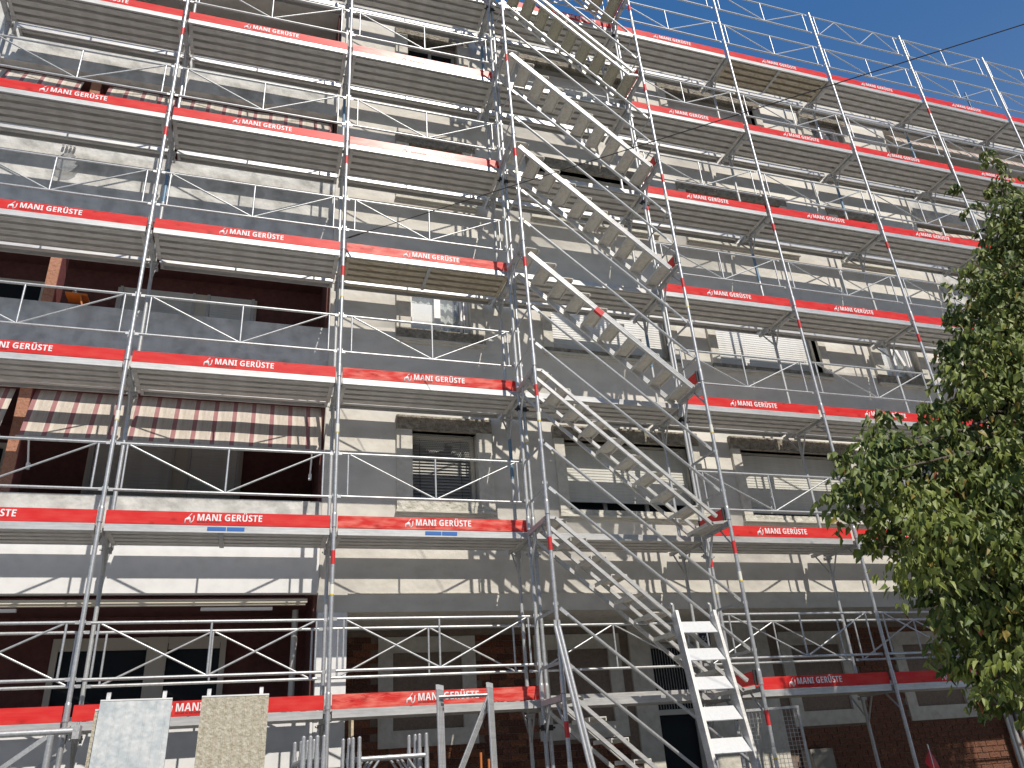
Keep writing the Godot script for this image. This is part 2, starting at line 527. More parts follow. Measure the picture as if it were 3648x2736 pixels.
func frame(i: int, n: int, opt := {}) -> void:
	var x := 2.5 * i
	var y := lv(n)
	if not (seen_any(Vector3(x, y, 0), Vector3(x, y + 2, 0)) or seen_any(Vector3(x, y, -0.7), Vector3(x, y + 2, -0.7))): return
	var where := "above the %s level" % ORD[n] if n >= 2 else "at ground level"
	var t := thing("scaffold_upright", "galvanised scaffold upright pair %s, %s" % [where, line_words(i)], "scaffold upright", Vector3(x, y, 0), "upright pairs of the main scaffold")
	inst("outer_post", P.post_outer, M.galv, t)
	if n < 8: inst("inner_post", P.post_inner, M.galv_dull if (i + n) % 3 else M.galv, t)
	inst("sleeve", P.sleeve, M.galv, t)
	if n < 8: inst("sleeve", P.sleeve, M.galv_dull, t, Transform3D(Basis(), Vector3(0, 0, -0.7)))
	if n < 8:
		inst("transom", P.transom, M.galv_dull, t)
		inst("gusset", P.gusset_outer, M.galv_dull, t)
		inst("gusset", P.gusset_inner, M.galv_dull, t)
		inst("console_arm", P.arm, M.galv_dull, t)
		inst("console_strut", P.strut, M.galv_dull, t)
		inst("coupler", P.coupler, M.galv_dull, t)
	if opt.get("tape", false): inst("marker_band", P.tape, M.red, t)
	if opt.get("sticker", false):
		var s := inst("sticker", P.sticker, M.sticker, t)
		inst("sticker_edge", P.sticker_edge, M.yellow, s)
	if opt.get("blue", false):
		inst("paint_and_sky_tint", tube_mesh(Vector3(0, 0.95, -0.7), Vector3(0, 1.55, -0.7), 0.0249, 14), M.blue, t)  # old blue paint, with the reflected sky painted into the same tone

func deck(i: int, n: int, cross := false, old := false) -> void:
	var x := 2.5 * i
	var y := lv(n)
	if not (seen_any(Vector3(x, y, 0), Vector3(x + 2.5, y, 0)) or seen_any(Vector3(x, y, -0.6), Vector3(x + 2.5, y, -0.6))): return
	var t := thing("scaffold_deck", "ribbed aluminium deck at the %s level, %s" % [ORD[n], bay_words(i)], "scaffold deck", Vector3(x, y + rng.randf_range(-0.004, 0.002), rng.randf_range(-0.004, 0.004)), "decks of the main scaffold")
	var u: Material = M.soffit_old if old else M.soffit
	inst("sheet", P.sheet, u, t)
	inst("side_rail", P.side_out, M.alu, t)
	inst("side_rail", P.side_in, M.alu, t)
	for k in 4: inst("rib", P.rib, u, t, Transform3D(Basis(), Vector3(0, 0, -0.135 - 0.146 * k)))
	inst("end_beam", P.end_l, u, t)
	inst("end_beam", P.end_r, u, t)
	if cross: inst("cross_bar", P.cross, M.galv_dull, t)
	var c := thing("console_plank", "narrow console plank beside the facade at the %s level, %s" % [ORD[n], bay_words(i)], "plank", Vector3(x, y, rng.randf_range(-0.006, 0.006)), "console planks beside the facade")
	inst("sheet", P.con_sheet, u, c)
	inst("side_rail", P.con_out, M.alu, c)
	inst("side_rail", P.con_in, M.alu, c)
	inst("end_beam", P.con_end, M.galv_dull, c)
	inst("end_beam", P.con_end, M.galv_dull, c, Transform3D(Basis(), Vector3(2.35, 0, 0)))

func toe(i: int, n: int, v: int, shift := 0.0, cut := 1.0) -> void:
	var x := 2.5 * i
	var y := lv(n)
	if not seen_any(Vector3(x, y, 0), Vector3(x + 2.5, y, 0)): return
	var look := "bright red" if v < 3 else "worn red"
	var t := thing("toe_board", "%s lettered toe board, %s level, %s" % [look, ORD[n], bay_words(i)], "toe board", Vector3(x + shift, y + rng.randf_range(0.0, 0.004), 0), "lettered red toe boards")
	t.rotation.z = rng.randf_range(-0.0015, 0.0015)
	var b := inst("board", P.board, M.board[v], t)
	if cut < 1.0: b.scale.x = cut
	inst("logo", P.logo, M.letter, t, Transform3D(Basis.from_scale(Vector3(1, 1, 1)), Vector3(0.850, 0.020, -0.0315)))
	inst("lettering", P.text, M.letter, t, Transform3D(Basis.from_scale(Vector3(P.tsx, P.tsy, 1)), Vector3(0.985 + P.tox, 0.050 + P.toy, -0.0306)))
	inst("small_lettering", P.small, M.small_letter, t, Transform3D(Basis.from_scale(Vector3(P.ssx, P.ssy, 1)), Vector3(0.985 + P.sox, 0.026 + P.soy, -0.0308)))

func guard(i: int, n: int, dy := 0.0, kind := 0, z := -0.05) -> void:
	var x := 2.5 * i
	var y := lv(n) + dy
	if not seen_any(Vector3(x, y + 0.7, 0), Vector3(x + 2.5, y + 0.7, 0)): return
	var side := ""
	if dy > 0.5: side = "upper "
	if z < -0.3: side = "wall-side "
	var t := thing("guardrail", "%sbraced tube guardrail above the %s level, %s" % [side, ORD[n], bay_words(i)], "guardrail", Vector3(x, y + rng.randf_range(-0.006, 0.006), z), "tubular guardrail frames")
	guard_parts(t, kind)

func guard_parts(t: Node3D, kind: int) -> void:
	inst("top_rail", P.rail_top, M.galv, t)
	inst("bottom_rail", P.rail_low, M.galv, t)
	inst("upright", P.upright, M.galv, t, Transform3D(Basis(), Vector3(0.15, 0, 0)))
	inst("upright", P.upright, M.galv, t, Transform3D(Basis(), Vector3(2.35, 0, 0)))
	if kind != 2: inst("upright", P.upright, M.galv, t, Transform3D(Basis(), Vector3(1.25, 0, 0)))
	if kind == 0:
		inst("brace", P.brace_a, M.galv, t)
		inst("brace", P.brace_b, M.galv, t)
	elif kind == 1:
		inst("brace", P.brace_c, M.galv, t)
		inst("brace", P.brace_d, M.galv, t)
	else:
		for m in P.zig: inst("brace", m, M.galv, t)

func text_fit() -> void:
	var a: AABB = P.text.get_aabb()
	P.tsx = 0.700 / a.size.x
	P.tsy = 0.100 / a.size.y         # the Ü stands a quarter above the capitals
	P.tox = -a.position.x * P.tsx
	P.toy = -a.position.y * P.tsy
	var b: AABB = P.small.get_aabb()
	P.ssx = 0.240 / b.size.x
	P.ssy = 0.020 / b.size.y
	P.sox = -b.position.x * P.ssx
	P.soy = -b.position.y * P.ssy

func build_scaffold() -> void:
	make_piece_meshes()
	text_fit()
	var taped := {Vector2i(0, 6): 1, Vector2i(0, 5): 1, Vector2i(1, 5): 1, Vector2i(1, 4): 1, Vector2i(1, 2): 1, Vector2i(4, 5): 1, Vector2i(4, 4): 1, Vector2i(5, 5): 1, Vector2i(5, 4): 1, Vector2i(5, 1): 1, Vector2i(6, 7): 1, Vector2i(6, 5): 1, Vector2i(3, 2): 1, Vector2i(3, 5): 1}
	var stick := {Vector2i(0, 3): 1, Vector2i(1, 3): 1, Vector2i(1, 4): 1, Vector2i(1, 2): 1, Vector2i(3, 2): 1, Vector2i(2, 3): 1, Vector2i(4, 3): 1}
	for i in range(-1, 9):
		for n in range(1, 9):
			frame(i, n, {"tape": taped.has(Vector2i(i, n)), "sticker": stick.has(Vector2i(i, n)), "blue": (i * 3 + n) % 4 == 1 and n > 2})
	for i in range(-1, 8):
		for n in range(2, 9):
			deck(i, n, (i == 1 and n == 5) or (i == 0 and n == 3) or (i == 4 and n == 8), (i == 1 and n == 5) or (i == 4 and n == 8) or (i == 3 and n == 2) or (i == 6 and n == 6))
			if i != 2 or n == 8:
				var v := (i * 2 + n * 5 + 20) % 3
				if i == 1: v = 3 + n % 3
				toe(i, n, v, 0.44 if i == 2 else 0.0, 0.82 if i == 2 else 1.0)
				guard(i, n)
			if n == 2:
				guard(i, n, 0.0, 1, -0.655)
	for i in range(1, 8):
		guard(i, 8, 1.02, 2 if i == 5 else 0)
	# base jacks
	for i in range(-1, 7):
		for z in [0.0, -0.7]:
			var j := thing("base_jack", "threaded base jack under the %s post, %s" % ["street-side" if z == 0.0 else "wall-side", line_words(i)], "base jack", Vector3(2.5 * i, 0, z), "base jacks")
			var st := st_new()
			tube(st, Vector3(0, 0.008, 0), Vector3(0, 0.434, 0), 0.019)
			obj("spindle", st, M.galv_dull, j)
			st = st_new()
			bx(st, Vector3(-0.075, 0.0, -0.075), Vector3(0.075, 0.008, 0.075))
			obj("base_plate", st, M.galv_dull, j)
			st = st_new()
			tube(st, Vector3(0, 0.40, 0), Vector3(0, 0.433, 0), 0.035)
			bar(st, Vector3(-0.09, 0.415, 0), Vector3(0.09, 0.415, 0), 0.016, 0.016)
			obj("wing_nut", st, M.galv_dull, j)

# ------------------------------------------------------------------ stair tower in front of the scaffold
const TX0 := 4.92
const TX1 := 7.42
const TZ0 := 0.045
const TZ1 := 0.735

func build_tower() -> void:
	for side in 2:
		var x: float = TX0 if side == 0 else TX1
		var zo: float = TZ1 if side == 0 else TZ1 - 0.02
		for n in range(1, 9):
			var y := lv(n)
			if not seen_any(Vector3(x, y, zo), Vector3(x, y + 2, zo)): continue
			var w: String = "above the %s level" % ORD[n] if n > 1 else "at ground level"
			var t := thing("tower_upright", "galvanised stair tower uprights %s, at the stairs' %s end" % [w, "upper" if side == 0 else "lower"], "scaffold upright", Vector3(x, y, 0), "uprights of the stair tower")
			inst("outer_post", P.post_outer, M.galv, t, Transform3D(Basis(), Vector3(0, 0, zo)))
			inst("inner_post", P.post_outer, M.galv_dull, t, Transform3D(Basis(), Vector3(0, 0, TZ0)))
			inst("sleeve", P.sleeve, M.galv, t, Transform3D(Basis(), Vector3(0, 0, zo)))
			inst("sleeve", P.sleeve, M.galv, t, Transform3D(Basis(), Vector3(0, 0, TZ0)))
			var st := st_new()
			bx(st, Vector3(-0.028, 1.925, TZ0 + 0.026), Vector3(0.028, 1.985, zo - 0.026))
			obj("transom", st, M.galv_dull, t)
			st = st_new()
			tube(st, Vector3(0, 1.66, zo - 0.02), Vector3(0, 1.923, zo - 0.24), 0.013, -1, 8)
			obj("gusset", st, M.galv_dull, t)
			st = st_new()
			tube(st, Vector3(0, 1.55, TZ0 + 0.02), Vector3(0, 1.923, TZ0 + 0.22), 0.016, -1, 8)
			obj("gusset", st, M.galv_dull, t)
			for h in ([0.90, 0.33] if side == 0 else [0.98, 0.40]):
				st = st_new()
				bar(st, Vector3(0.0, h, TZ0 + 0.03), Vector3(0.0, h - 0.01, zo - 0.03), 0.008, 0.034)
				obj("cross_rail", st, M.galv_dull, t)
			if not (side == 1 and n == 3): inst("marker_band", P.tape, M.red, t, Transform3D(Basis(), Vector3(0, 0, zo)))
			if n % 2 == 1 or side == 1:
				var s := inst("sticker", P.sticker, M.sticker, t, Transform3D(Basis(), Vector3(0, 0, zo)))
				inst("sticker_edge", P.sticker_edge, M.yellow, s)
			# tube couplers that tie the tower to the scaffold
			st = st_new()
			for yy in [1.70]:
				tube(st, Vector3(-0.06, yy, TZ0 - 0.03), Vector3(0.14, yy, TZ0 - 0.03), 0.012, -1, 6)
				bx(st, Vector3(-0.035, yy - 0.03, TZ0 - 0.036), Vector3(0.035, yy + 0.03, TZ0 + 0.034))
				bx(st, Vector3(0.05, yy - 0.03, TZ0 - 0.08), Vector3(0.11, yy + 0.03, TZ0 - 0.01))
				tube(st, Vector3(0.0, yy - 0.05, TZ0 + 0.04), Vector3(0.0, yy + 0.05, TZ0 + 0.04), 0.011, -1, 6)
			obj("coupler", st, M.black if n % 2 else M.galv_dull, t)
	for n in range(2, 10):
		flight(n)
	for n in range(2, 9):
		var t := thing("landing_toe_board", "short red toe board across the stair landing at the %s level" % ORD[n], "toe board", Vector3(TX1 - 0.005, lv(n), 0), "red landing toe boards")
		var st := st_new()
		bx(st, Vector3(-0.05, 0.012, TZ0 + 0.05), Vector3(-0.022, 0.155, TZ1 - 0.06))
		obj("board", st, M.red, t)
		st = st_new()
		bx(st, Vector3(-0.056, 0.0, TZ1 - 0.058), Vector3(-0.016, 0.17, TZ1 - 0.045))
		bx(st, Vector3(-0.056, 0.0, TZ0 + 0.035), Vector3(-0.016, 0.17, TZ0 + 0.048))
		obj("bracket", st, M.black, t)

func flight(n: int) -> void:
	var yt := lv(n)
	var wide := n >= 5 and n <= 7
	var t := thing("stair_flight", "aluminium stair flight with %s stringers leading down from the %s deck level" % ["broad" if wide else "double bar", ORD[n] if n < 9 else "topmost"], "stairs", Vector3(TX0, yt, 0), "flights of the scaffold stairs")
	var zn := TZ1 - 0.075
	var zf := TZ0 + 0.07
	var a := Vector3(0.10, -0.02, 0)
	var b := Vector3(2.36, -1.985, 0)
	for z: float in [zn, zf]:
		var o := Vector3(0, 0, z)
		var st := st_new()
		if wide:
			var e := Vector3(0, -0.13, 0)
			bar(st, a + o + e, b + o + e * 0.75, 0.034, 0.078)
			for k in 3:                      # rolled ribs along the outer face
				var w := e + Vector3(0.06, 0.066, 0) * (k - 1) * 0.32
				bar(st, a + o + w + Vector3(0, 0, 0.0185), b + o + w - e * 0.25 + Vector3(0, 0, 0.0185), 0.006, 0.014)
			obj("stringer", st, M.alu, t)
		else:
			bar(st, a + o + Vector3(0.02, 0.0, 0), b + o + Vector3(0.0, 0.04, 0), 0.034, 0.042)
			obj("stringer", st, M.alu, t)
			st = st_new()
			bar(st, a + o + Vector3(-0.10, -0.09, 0), b + o + Vector3(-0.08, -0.07, 0), 0.034, 0.042)
			obj("stringer", st, M.alu, t)
			st = st_new()
			bar(st, a + o + Vector3(-0.11, 0.0, 0), a + o + Vector3(0.03, 0.0, 0), 0.034, 0.036)
			obj("end_piece", st, M.alu, t)
			st = st_new()
			bar(st, b + o + Vector3(-0.10, -0.055, 0), b + o + Vector3(0.08, -0.035, 0), 0.034, 0.036)
			obj("end_piece", st, M.alu, t)
	var dirty: Material = M.cement if n >= 8 else (M.tread if n >= 4 else M.tread)
	for k in range(0, 10):
		var p := Vector3(0.17 + 0.2375 * k, -0.024 - 0.2222 * k, 0)
		var st := st_new()
		bx(st, p + Vector3(-0.105, -0.012, zf + 0.018), p + Vector3(0.105, 0.0, zn - 0.018))
		bx(st, p + Vector3(-0.105, -0.045, zf + 0.018), p + Vector3(-0.095, -0.0125, zn - 0.018))
		bx(st, p + Vector3(0.095, -0.045, zf + 0.018), p + Vector3(0.105, -0.0125, zn - 0.018))
		obj("tread", st, dirty, t)
	if n == 5:
		var st := st_new()
		var e := Vector3(0, -0.13, zn)
		bar(st, a.lerp(b, 0.41) + e + Vector3(0, 0.0, 0), a.lerp(b, 0.455) + e, 0.048, 0.084)
		obj("marker_band", st, M.red, t)
	for r in 2:
		var h0: float = [0.89, 0.32][r]
		var h1: float = [0.98, 0.40][r]
		var q0 := Vector3(TX0 + 0.03, yt + h0, TZ1 + 0.045)
		var q1 := Vector3(TX1 - 0.03, yt - 2.0 + h1, TZ1 - 0.055)
		if not seen_any(q0, q1): continue
		var hr := thing("stair_handrail", "%s diagonal handrail tube beside the flight down from the %s level" % ["upper" if r == 0 else "lower", ORD[n] if n < 9 else "topmost"], "handrail", q0, "diagonal stair handrails")
		var d := q1 - q0
		var st := st_new()
		tube(st, d * 0.035, d * 0.965, 0.019)
		obj("tube", st, M.galv, hr)
		st = st_new()
		bar(st, Vector3.ZERO, d * 0.04, 0.010, 0.044)
		bar(st, d * 0.96, d, 0.010, 0.044)
		obj("end_plate", st, M.galv, hr)

# ------------------------------------------------------------------ the building
func wall_holes(st: SurfaceTool, x0: float, x1: float, y0: float, y1: float, z: float, depth: float, holes: Array) -> void:
	var xs := [x0, x1]
	var ys := [y0, y1]
	for h: Rect2 in holes:
		xs.append(h.position.x)
		xs.append(h.end.x)
		ys.append(h.position.y)
		ys.append(h.end.y)
	xs.sort()
	ys.sort()
	for i in xs.size() - 1:
		for j in ys.size() - 1:
			var w: float = xs[i + 1] - xs[i]
			var hh: float = ys[j + 1] - ys[j]
			if w < 0.001 or hh < 0.001: continue
			var c := Vector2(xs[i] + w * 0.5, ys[j] + hh * 0.5)
			var hole := false
			for h: Rect2 in holes:
				if h.has_point(c): hole = true
			if hole: continue
			quad(st, Vector3(xs[i], ys[j], z), Vector3(xs[i], ys[j + 1], z), Vector3(xs[i + 1], ys[j + 1], z), Vector3(xs[i + 1], ys[j], z))
	for h: Rect2 in holes:
		var a := h.position
		var b := h.end
		var zb := z - depth
		quad(st, Vector3(a.x, a.y, z), Vector3(b.x, a.y, z), Vector3(b.x, a.y, zb), Vector3(a.x, a.y, zb))
		quad(st, Vector3(a.x, b.y, zb), Vector3(b.x, b.y, zb), Vector3(b.x, b.y, z), Vector3(a.x, b.y, z))
		quad(st, Vector3(a.x, a.y, zb), Vector3(a.x, b.y, zb), Vector3(a.x, b.y, z), Vector3(a.x, a.y, z))
		quad(st, Vector3(b.x, a.y, z), Vector3(b.x, b.y, z), Vector3(b.x, b.y, zb), Vector3(b.x, a.y, zb))

func ring(st: SurfaceTool, x0: float, x1: float, y0: float, y1: float, w: float, z0: float, z1: float) -> void:
	bx(st, Vector3(x0, y0, z0), Vector3(x0 + w, y1, z1))
	bx(st, Vector3(x1 - w, y0, z0), Vector3(x1, y1, z1))
	bx(st, Vector3(x0 + w, y0, z0), Vector3(x1 - w, y0 + w, z1))
	bx(st, Vector3(x0 + w, y1 - w, z0), Vector3(x1 - w, y1, z1))

# projecting surround of an upper window: stained lintel, jambs, blotched sill panel, thin ledge
func surround(b: Node3D, x0: float, x1: float, y0: float, y1: float, side: float, low: float, top: float) -> Node3D:
	var zf := WZ + 0.055
	var st := st_new()
	bx(st, Vector3(x0, y0 + low, WZ - 0.10), Vector3(x0 + side, y1 - top, zf))
	var s := obj("window_jamb", st, M.surround, b)
	st = st_new()
	bx(st, Vector3(x1 - side, y0 + low, WZ - 0.10), Vector3(x1, y1 - top, zf))
	obj("window_jamb", st, M.surround, b)
	st = st_new()
	bx(st, Vector3(x0 - 0.004, y1 - top, WZ - 0.10), Vector3(x1 + 0.004, y1, zf + 0.012))
	obj("lintel", st, M.stain, s)
	st = st_new()
	bx(st, Vector3(x0, y0 + 0.035, WZ - 0.10), Vector3(x1, y0 + low, zf - 0.003))
	obj("sill_panel", st, M.stain if y0 > 7.0 and y0 < 8.0 else M.sill, s)
	st = st_new()
	bx(st, Vector3(x0 - 0.012, y0 + 0.004, WZ - 0.05), Vector3(x1 + 0.012, y0 + 0.034, zf + 0.018))
	bx(st, Vector3(x0 + 0.02, y0 - 0.03, WZ - 0.05), Vector3(x1 - 0.02, y0 + 0.0035, zf - 0.022))
	obj("ledge", st, M.surround, s)
	return s

func shutter(b: Node3D, x0: float, x1: float, y0: float, y1: float, z: float, drop: float, m: Material) -> void:
	# y0..y1 the opening; the curtain of slats hangs from y1 down to y1 - drop
	var st := st_new()
	bx(st, Vector3(x0, y0, z - 0.04), Vector3(x0 + 0.045, y1, z + 0.03))
	var sh := obj("roller_shutter", st, M.frame_grey, b)
	st = st_new()
	bx(st, Vector3(x1 - 0.045, y0, z - 0.04), Vector3(x1, y1, z + 0.03))
	obj("guide_rail", st, M.frame_grey, sh)
	var w := x1 - x0 - 0.096
	st = st_new()
	bxt(st, Vector3(w, 0.0445, 0.008), Transform3D())
	bxt(st, Vector3(w, 0.030, 0.007), Transform3D(Basis(), Vector3(0, 0.002, 0.0070)))
	var slat := st.commit()
	var n := int(drop / 0.046)
	for k in n:
		inst("slat", slat, m, sh, Transform3D(Basis(Vector3.RIGHT, rng.randf_range(-0.03, 0.03)), Vector3((x0 + x1) * 0.5, y1 - 0.025 - 0.046 * k, z)))
	st = st_new()
	bx(st, Vector3(x0 + 0.05, y1 - 0.046 * n - 0.05, z - 0.012), Vector3(x1 - 0.05, y1 - 0.046 * n - 0.005, z + 0.012))
	obj("bottom_bar", st, m, sh)

func glazing(b: Node3D, x0: float, x1: float, y0: float, y1: float, z: float, splits: Array, m: Material, fw := 0.06) -> Node3D:
	var st := st_new()
	ring(st, x0, x1, y0, y1, fw, z - 0.03, z + 0.03)
	for sx: float in splits:
		bx(st, Vector3(sx - fw * 0.6, y0 + fw, z - 0.028), Vector3(sx + fw * 0.6, y1 - fw, z + 0.028))
	var w := obj("window", st, m, b)
	var e: Array = [x0 + fw]
	for sx: float in splits:
		e.append(sx - fw * 0.6)
		e.append(sx + fw * 0.6)
	e.append(x1 - fw)
	for k in range(0, e.size(), 2):
		st = st_new()
		bx(st, Vector3(e[k], y0 + fw, z - 0.012), Vector3(e[k + 1], y1 - fw, z - 0.004))
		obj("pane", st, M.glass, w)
	return w

func curtain(called: String, parent: Node, x0: float, x1: float, y0: float, y1: float, z: float, m: Material, amp := 0.02) -> void:
	var st := st_new()
	var n := 24
	for k in n:
		var u0 := float(k) / n
		var u1 := float(k + 1) / n
		var p := []
		for u: float in [u0, u1]:
			var zz := z + amp * sin(u * 31.0) + amp * 0.5 * sin(u * 11.0 + 1.0)
			p.append(Vector3(lerpf(x0, x1, u), y0 + 0.02 * sin(u * 17.0), zz))
			p.append(Vector3(lerpf(x0, x1, u), y1, zz))
		var uv := [Vector2(u0, 1), Vector2(u0, 0), Vector2(u1, 0), Vector2(u0, 1), Vector2(u1, 0), Vector2(u1, 1)]
		var q := [p[0], p[1], p[3], p[0], p[3], p[2]]
		for j in 6:
			st.set_uv(uv[j])
			st.add_vertex(q[j])
	st.generate_normals()
	obj(called, st, m, parent)

func build_building() -> void:
	var b := thing("apartment_building", "beige apartment block with brick ground floor behind the scaffold", "building")
	# ---- rendered upper wall with window openings
	var cols := [[3.45, 4.87], [5.87, 8.38], [9.0, 11.5], [12.55, 13.88]]
	var side := [0.225, 0.16, 0.16, 0.22]
	var low := [0.22, 0.115, 0.115, 0.20]
	var holes := []
	for c in 4:
		for r in 4:
			var y0 := 5.01 + FH * r
			holes.append(Rect2(cols[c][0] + side[c], y0 + low[c], cols[c][1] - cols[c][0] - 2.0 * side[c], 1.465 - 0.22 - low[c]))
	var st := st_new()
	wall_holes(st, 2.45, 14.95, 3.68, 15.45, WZ, 0.50, holes)
	quad(st, Vector3(14.95, 3.68, WZ), Vector3(14.95, 15.45, WZ), Vector3(14.95, 15.45, -2.7), Vector3(14.95, 3.68, -2.7))
	quad(st, Vector3(2.45, 3.68, -2.7), Vector3(2.45, 15.45, -2.7), Vector3(2.45, 15.45, WZ), Vector3(2.45, 3.68, WZ))
	st.generate_normals()
	obj("upper_wall", st, M.plaster, b)
	# core behind everything keeps daylight out of the rooms
	st = st_new()
	bx(st, Vector3(-5.0, 0.0, -12.0), Vector3(23.0, 15.5, -2.95))
	bx(st, Vector3(2.46, 3.92, -2.94), Vector3(14.94, 15.44, -1.72))
	obj("core_wall", st, M.room, b)
	st = st_new()
	bx(st, Vector3(-5.2, 15.501, -12.2), Vector3(23.2, 15.72, -1.05))
	obj("roof", st, M.roof, b)
	# thin dark drip groove and shadow-casting step low on the wall
	st = st_new()
	bx(st, Vector3(2.82, 3.905, WZ - 0.02), Vector3(14.95, 3.925, WZ + 0.014))
	obj("drip_moulding", st, M.surround, b)
	for c in 4:
		for r in 4:
			var x0: float = cols[c][0]
			var x1: float = cols[c][1]
			var y0 := 5.01 + FH * r
			var s: float = side[c]
			surround(b, x0, x1, y0, y0 + 1.465, s, low[c], 0.22)
			var ox0 := x0 + s
			var ox1 := x1 - s
			var oy0: float = y0 + low[c]
			var oy1 := y0 + 1.245
			var z := WZ - 0.22
			if c == 0 and r == 0:
				venetian(b, ox0, ox1, oy0, oy1, z)
			elif c == 0 and r == 1 or c == 3:
				open_window(b, ox0, ox1, oy0, oy1, WZ - 0.13, c == 3)
			elif c == 0:
				glazing(b, ox0, ox1, oy0, oy1, z - 0.04, [(ox0 + ox1) * 0.5], M.frame_grey, 0.05)
			else:
				glazing(b, ox0, ox1, oy0, oy1, z - 0.13, [ox0 + (ox1 - ox0) * 0.34, ox0 + (ox1 - ox0) * 0.67], M.frame_grey, 0.05)
				var drop := 1.08
				if c == 1 and r == 0: drop = 0.90
				elif c == 2 and r == 0: drop = 1.0
				elif c == 2 and r == 1: drop = 0.94
				elif r == 3: drop = 0.82
				shutter(b, ox0, ox1, oy0, oy1, z + (0.02 if c == 1 and r == 1 else 0.0), drop, M.shutter_b if r == 0 else M.shutter)
	ground_floor(b)
	loggias(b)

func venetian(b: Node3D, x0: float, x1: float, y0: float, y1: float, z: float) -> void:
	var st := st_new()
	bx(st, Vector3(x0, y0, z - 0.04), Vector3(x0 + 0.03, y1, z + 0.04))
	bx(st, Vector3(x1 - 0.05, y0, z - 0.04), Vector3(x1, y1, z + 0.05))
	bx(st, Vector3(x0 + 0.031, y1 - 0.03, z - 0.04), Vector3(x1 - 0.051, y1, z + 0.045))
	var v := obj("venetian_blind", st, M.cream, b)
	st = st_new()
	bxt(st, Vector3(x1 - x0 - 0.10, 0.0025, 0.060), Transform3D(Basis(Vector3.RIGHT, 0.95), Vector3.ZERO))
	var slat := st.commit()
	for k in 20:
		inst("slat", slat, M.blind, v, Transform3D(Basis(Vector3.RIGHT, rng.randf_range(-0.06, 0.06)), Vector3((x0 + x1) * 0.5 - 0.01, y1 - 0.05 - 0.0475 * k, z)))
	for x in [x0 + 0.15, x1 - 0.20]:
		st = st_new()
		bx(st, Vector3(x, y0 + 0.02, z + 0.030), Vector3(x + 0.006, y1 - 0.03, z + 0.034))
		obj("ladder_cord", st, M.black, v)
	# torn hexagonal net stretched over the top of the opening
	st = st_new()
	var r := 0.019
	for row in 40:
		for col in 28:
			var cx := x0 + 0.02 + col * r * 1.732 + (r * 0.866 if row % 2 else 0.0)
			var cy := y1 - 0.02 - row * r * 1.5
			if cx > x1 - 0.05: continue
			var u := (cx - x0) / (x1 - x0)
			var low := y1 - 0.20 - 0.16 * u + 0.03 * sin(u * 14.0)
			if u > 0.52 and u < 0.64: low += 0.10
			if cy < low and rng.randf() < 0.99: continue
			for k in 3:
				var a0 := deg_to_rad(30.0 + 60.0 * k)
				var a1 := deg_to_rad(90.0 + 60.0 * k)
				bar(st, Vector3(cx + r * cos(a0), cy + r * sin(a0), z + 0.13), Vector3(cx + r * cos(a1), cy + r * sin(a1), z + 0.13), 0.003, 0.0036, Vector3(0, 0, 1))
	obj("insect_net", st, M.net, v)

func open_window(b: Node3D, x0: float, x1: float, y0: float, y1: float, z: float, tilt: bool) -> void:
	var st := st_new()
	ring(st, x0, x1, y0, y1, 0.045, z - 0.05, z + 0.02)
	var xm := x0 + (x1 - x0) * 0.42
	bx(st, Vector3(xm, y0 + 0.046, z - 0.045), Vector3(xm + 0.10, y1 - 0.046, z + 0.035))
	bx(st, Vector3(x1 - 0.13, y0 + 0.046, z - 0.045), Vector3(x1 - 0.10, y1 - 0.046, z + 0.03))
	bx(st, Vector3(x1 - 0.085, y0 + 0.046, z - 0.045), Vector3(x1 - 0.06, y1 - 0.046, z + 0.045))
	var w := obj("casement_window", st, M.white, b)
	st = st_new()
	bx(st, Vector3(x0 + 0.046, y0 + 0.046, z - 0.014), Vector3(xm - 0.002, y1 - 0.046, z - 0.008))
	obj("pane", st, M.pane, w)
	curtain("net_curtain", w, x0 + 0.05, xm - 0.01, y0 + 0.06, y1 - 0.05, z - 0.09, M.lace, 0.015)
	st = st_new()
	bx(st, Vector3(x0 + 0.046, y0 + 0.046, z - 0.052), Vector3(xm - 0.002, y0 + 0.60, z - 0.046))
	obj("privacy_screen", st, M.white, w)
	st = st_new()
	bx(st, Vector3(xm + 0.102, y0 + 0.10, z - 0.014), Vector3(x1 - 0.132, y1 - 0.046, z - 0.008))
	obj("pane", st, M.pane, w)
	curtain("lace_curtain", w, xm + 0.10, x1 - 0.14, y0 + 0.04, y1 - 0.05, z - 0.07, M.lace, 0.018)
	if tilt:
		st = st_new()
		bar(st, Vector3(xm + 0.14, y1 - 0.08, z - 0.02), Vector3(xm + 0.36, y0 + 0.08, z + 0.035), 0.05, 0.05)
		obj("tilted_sash", st, M.white, w)

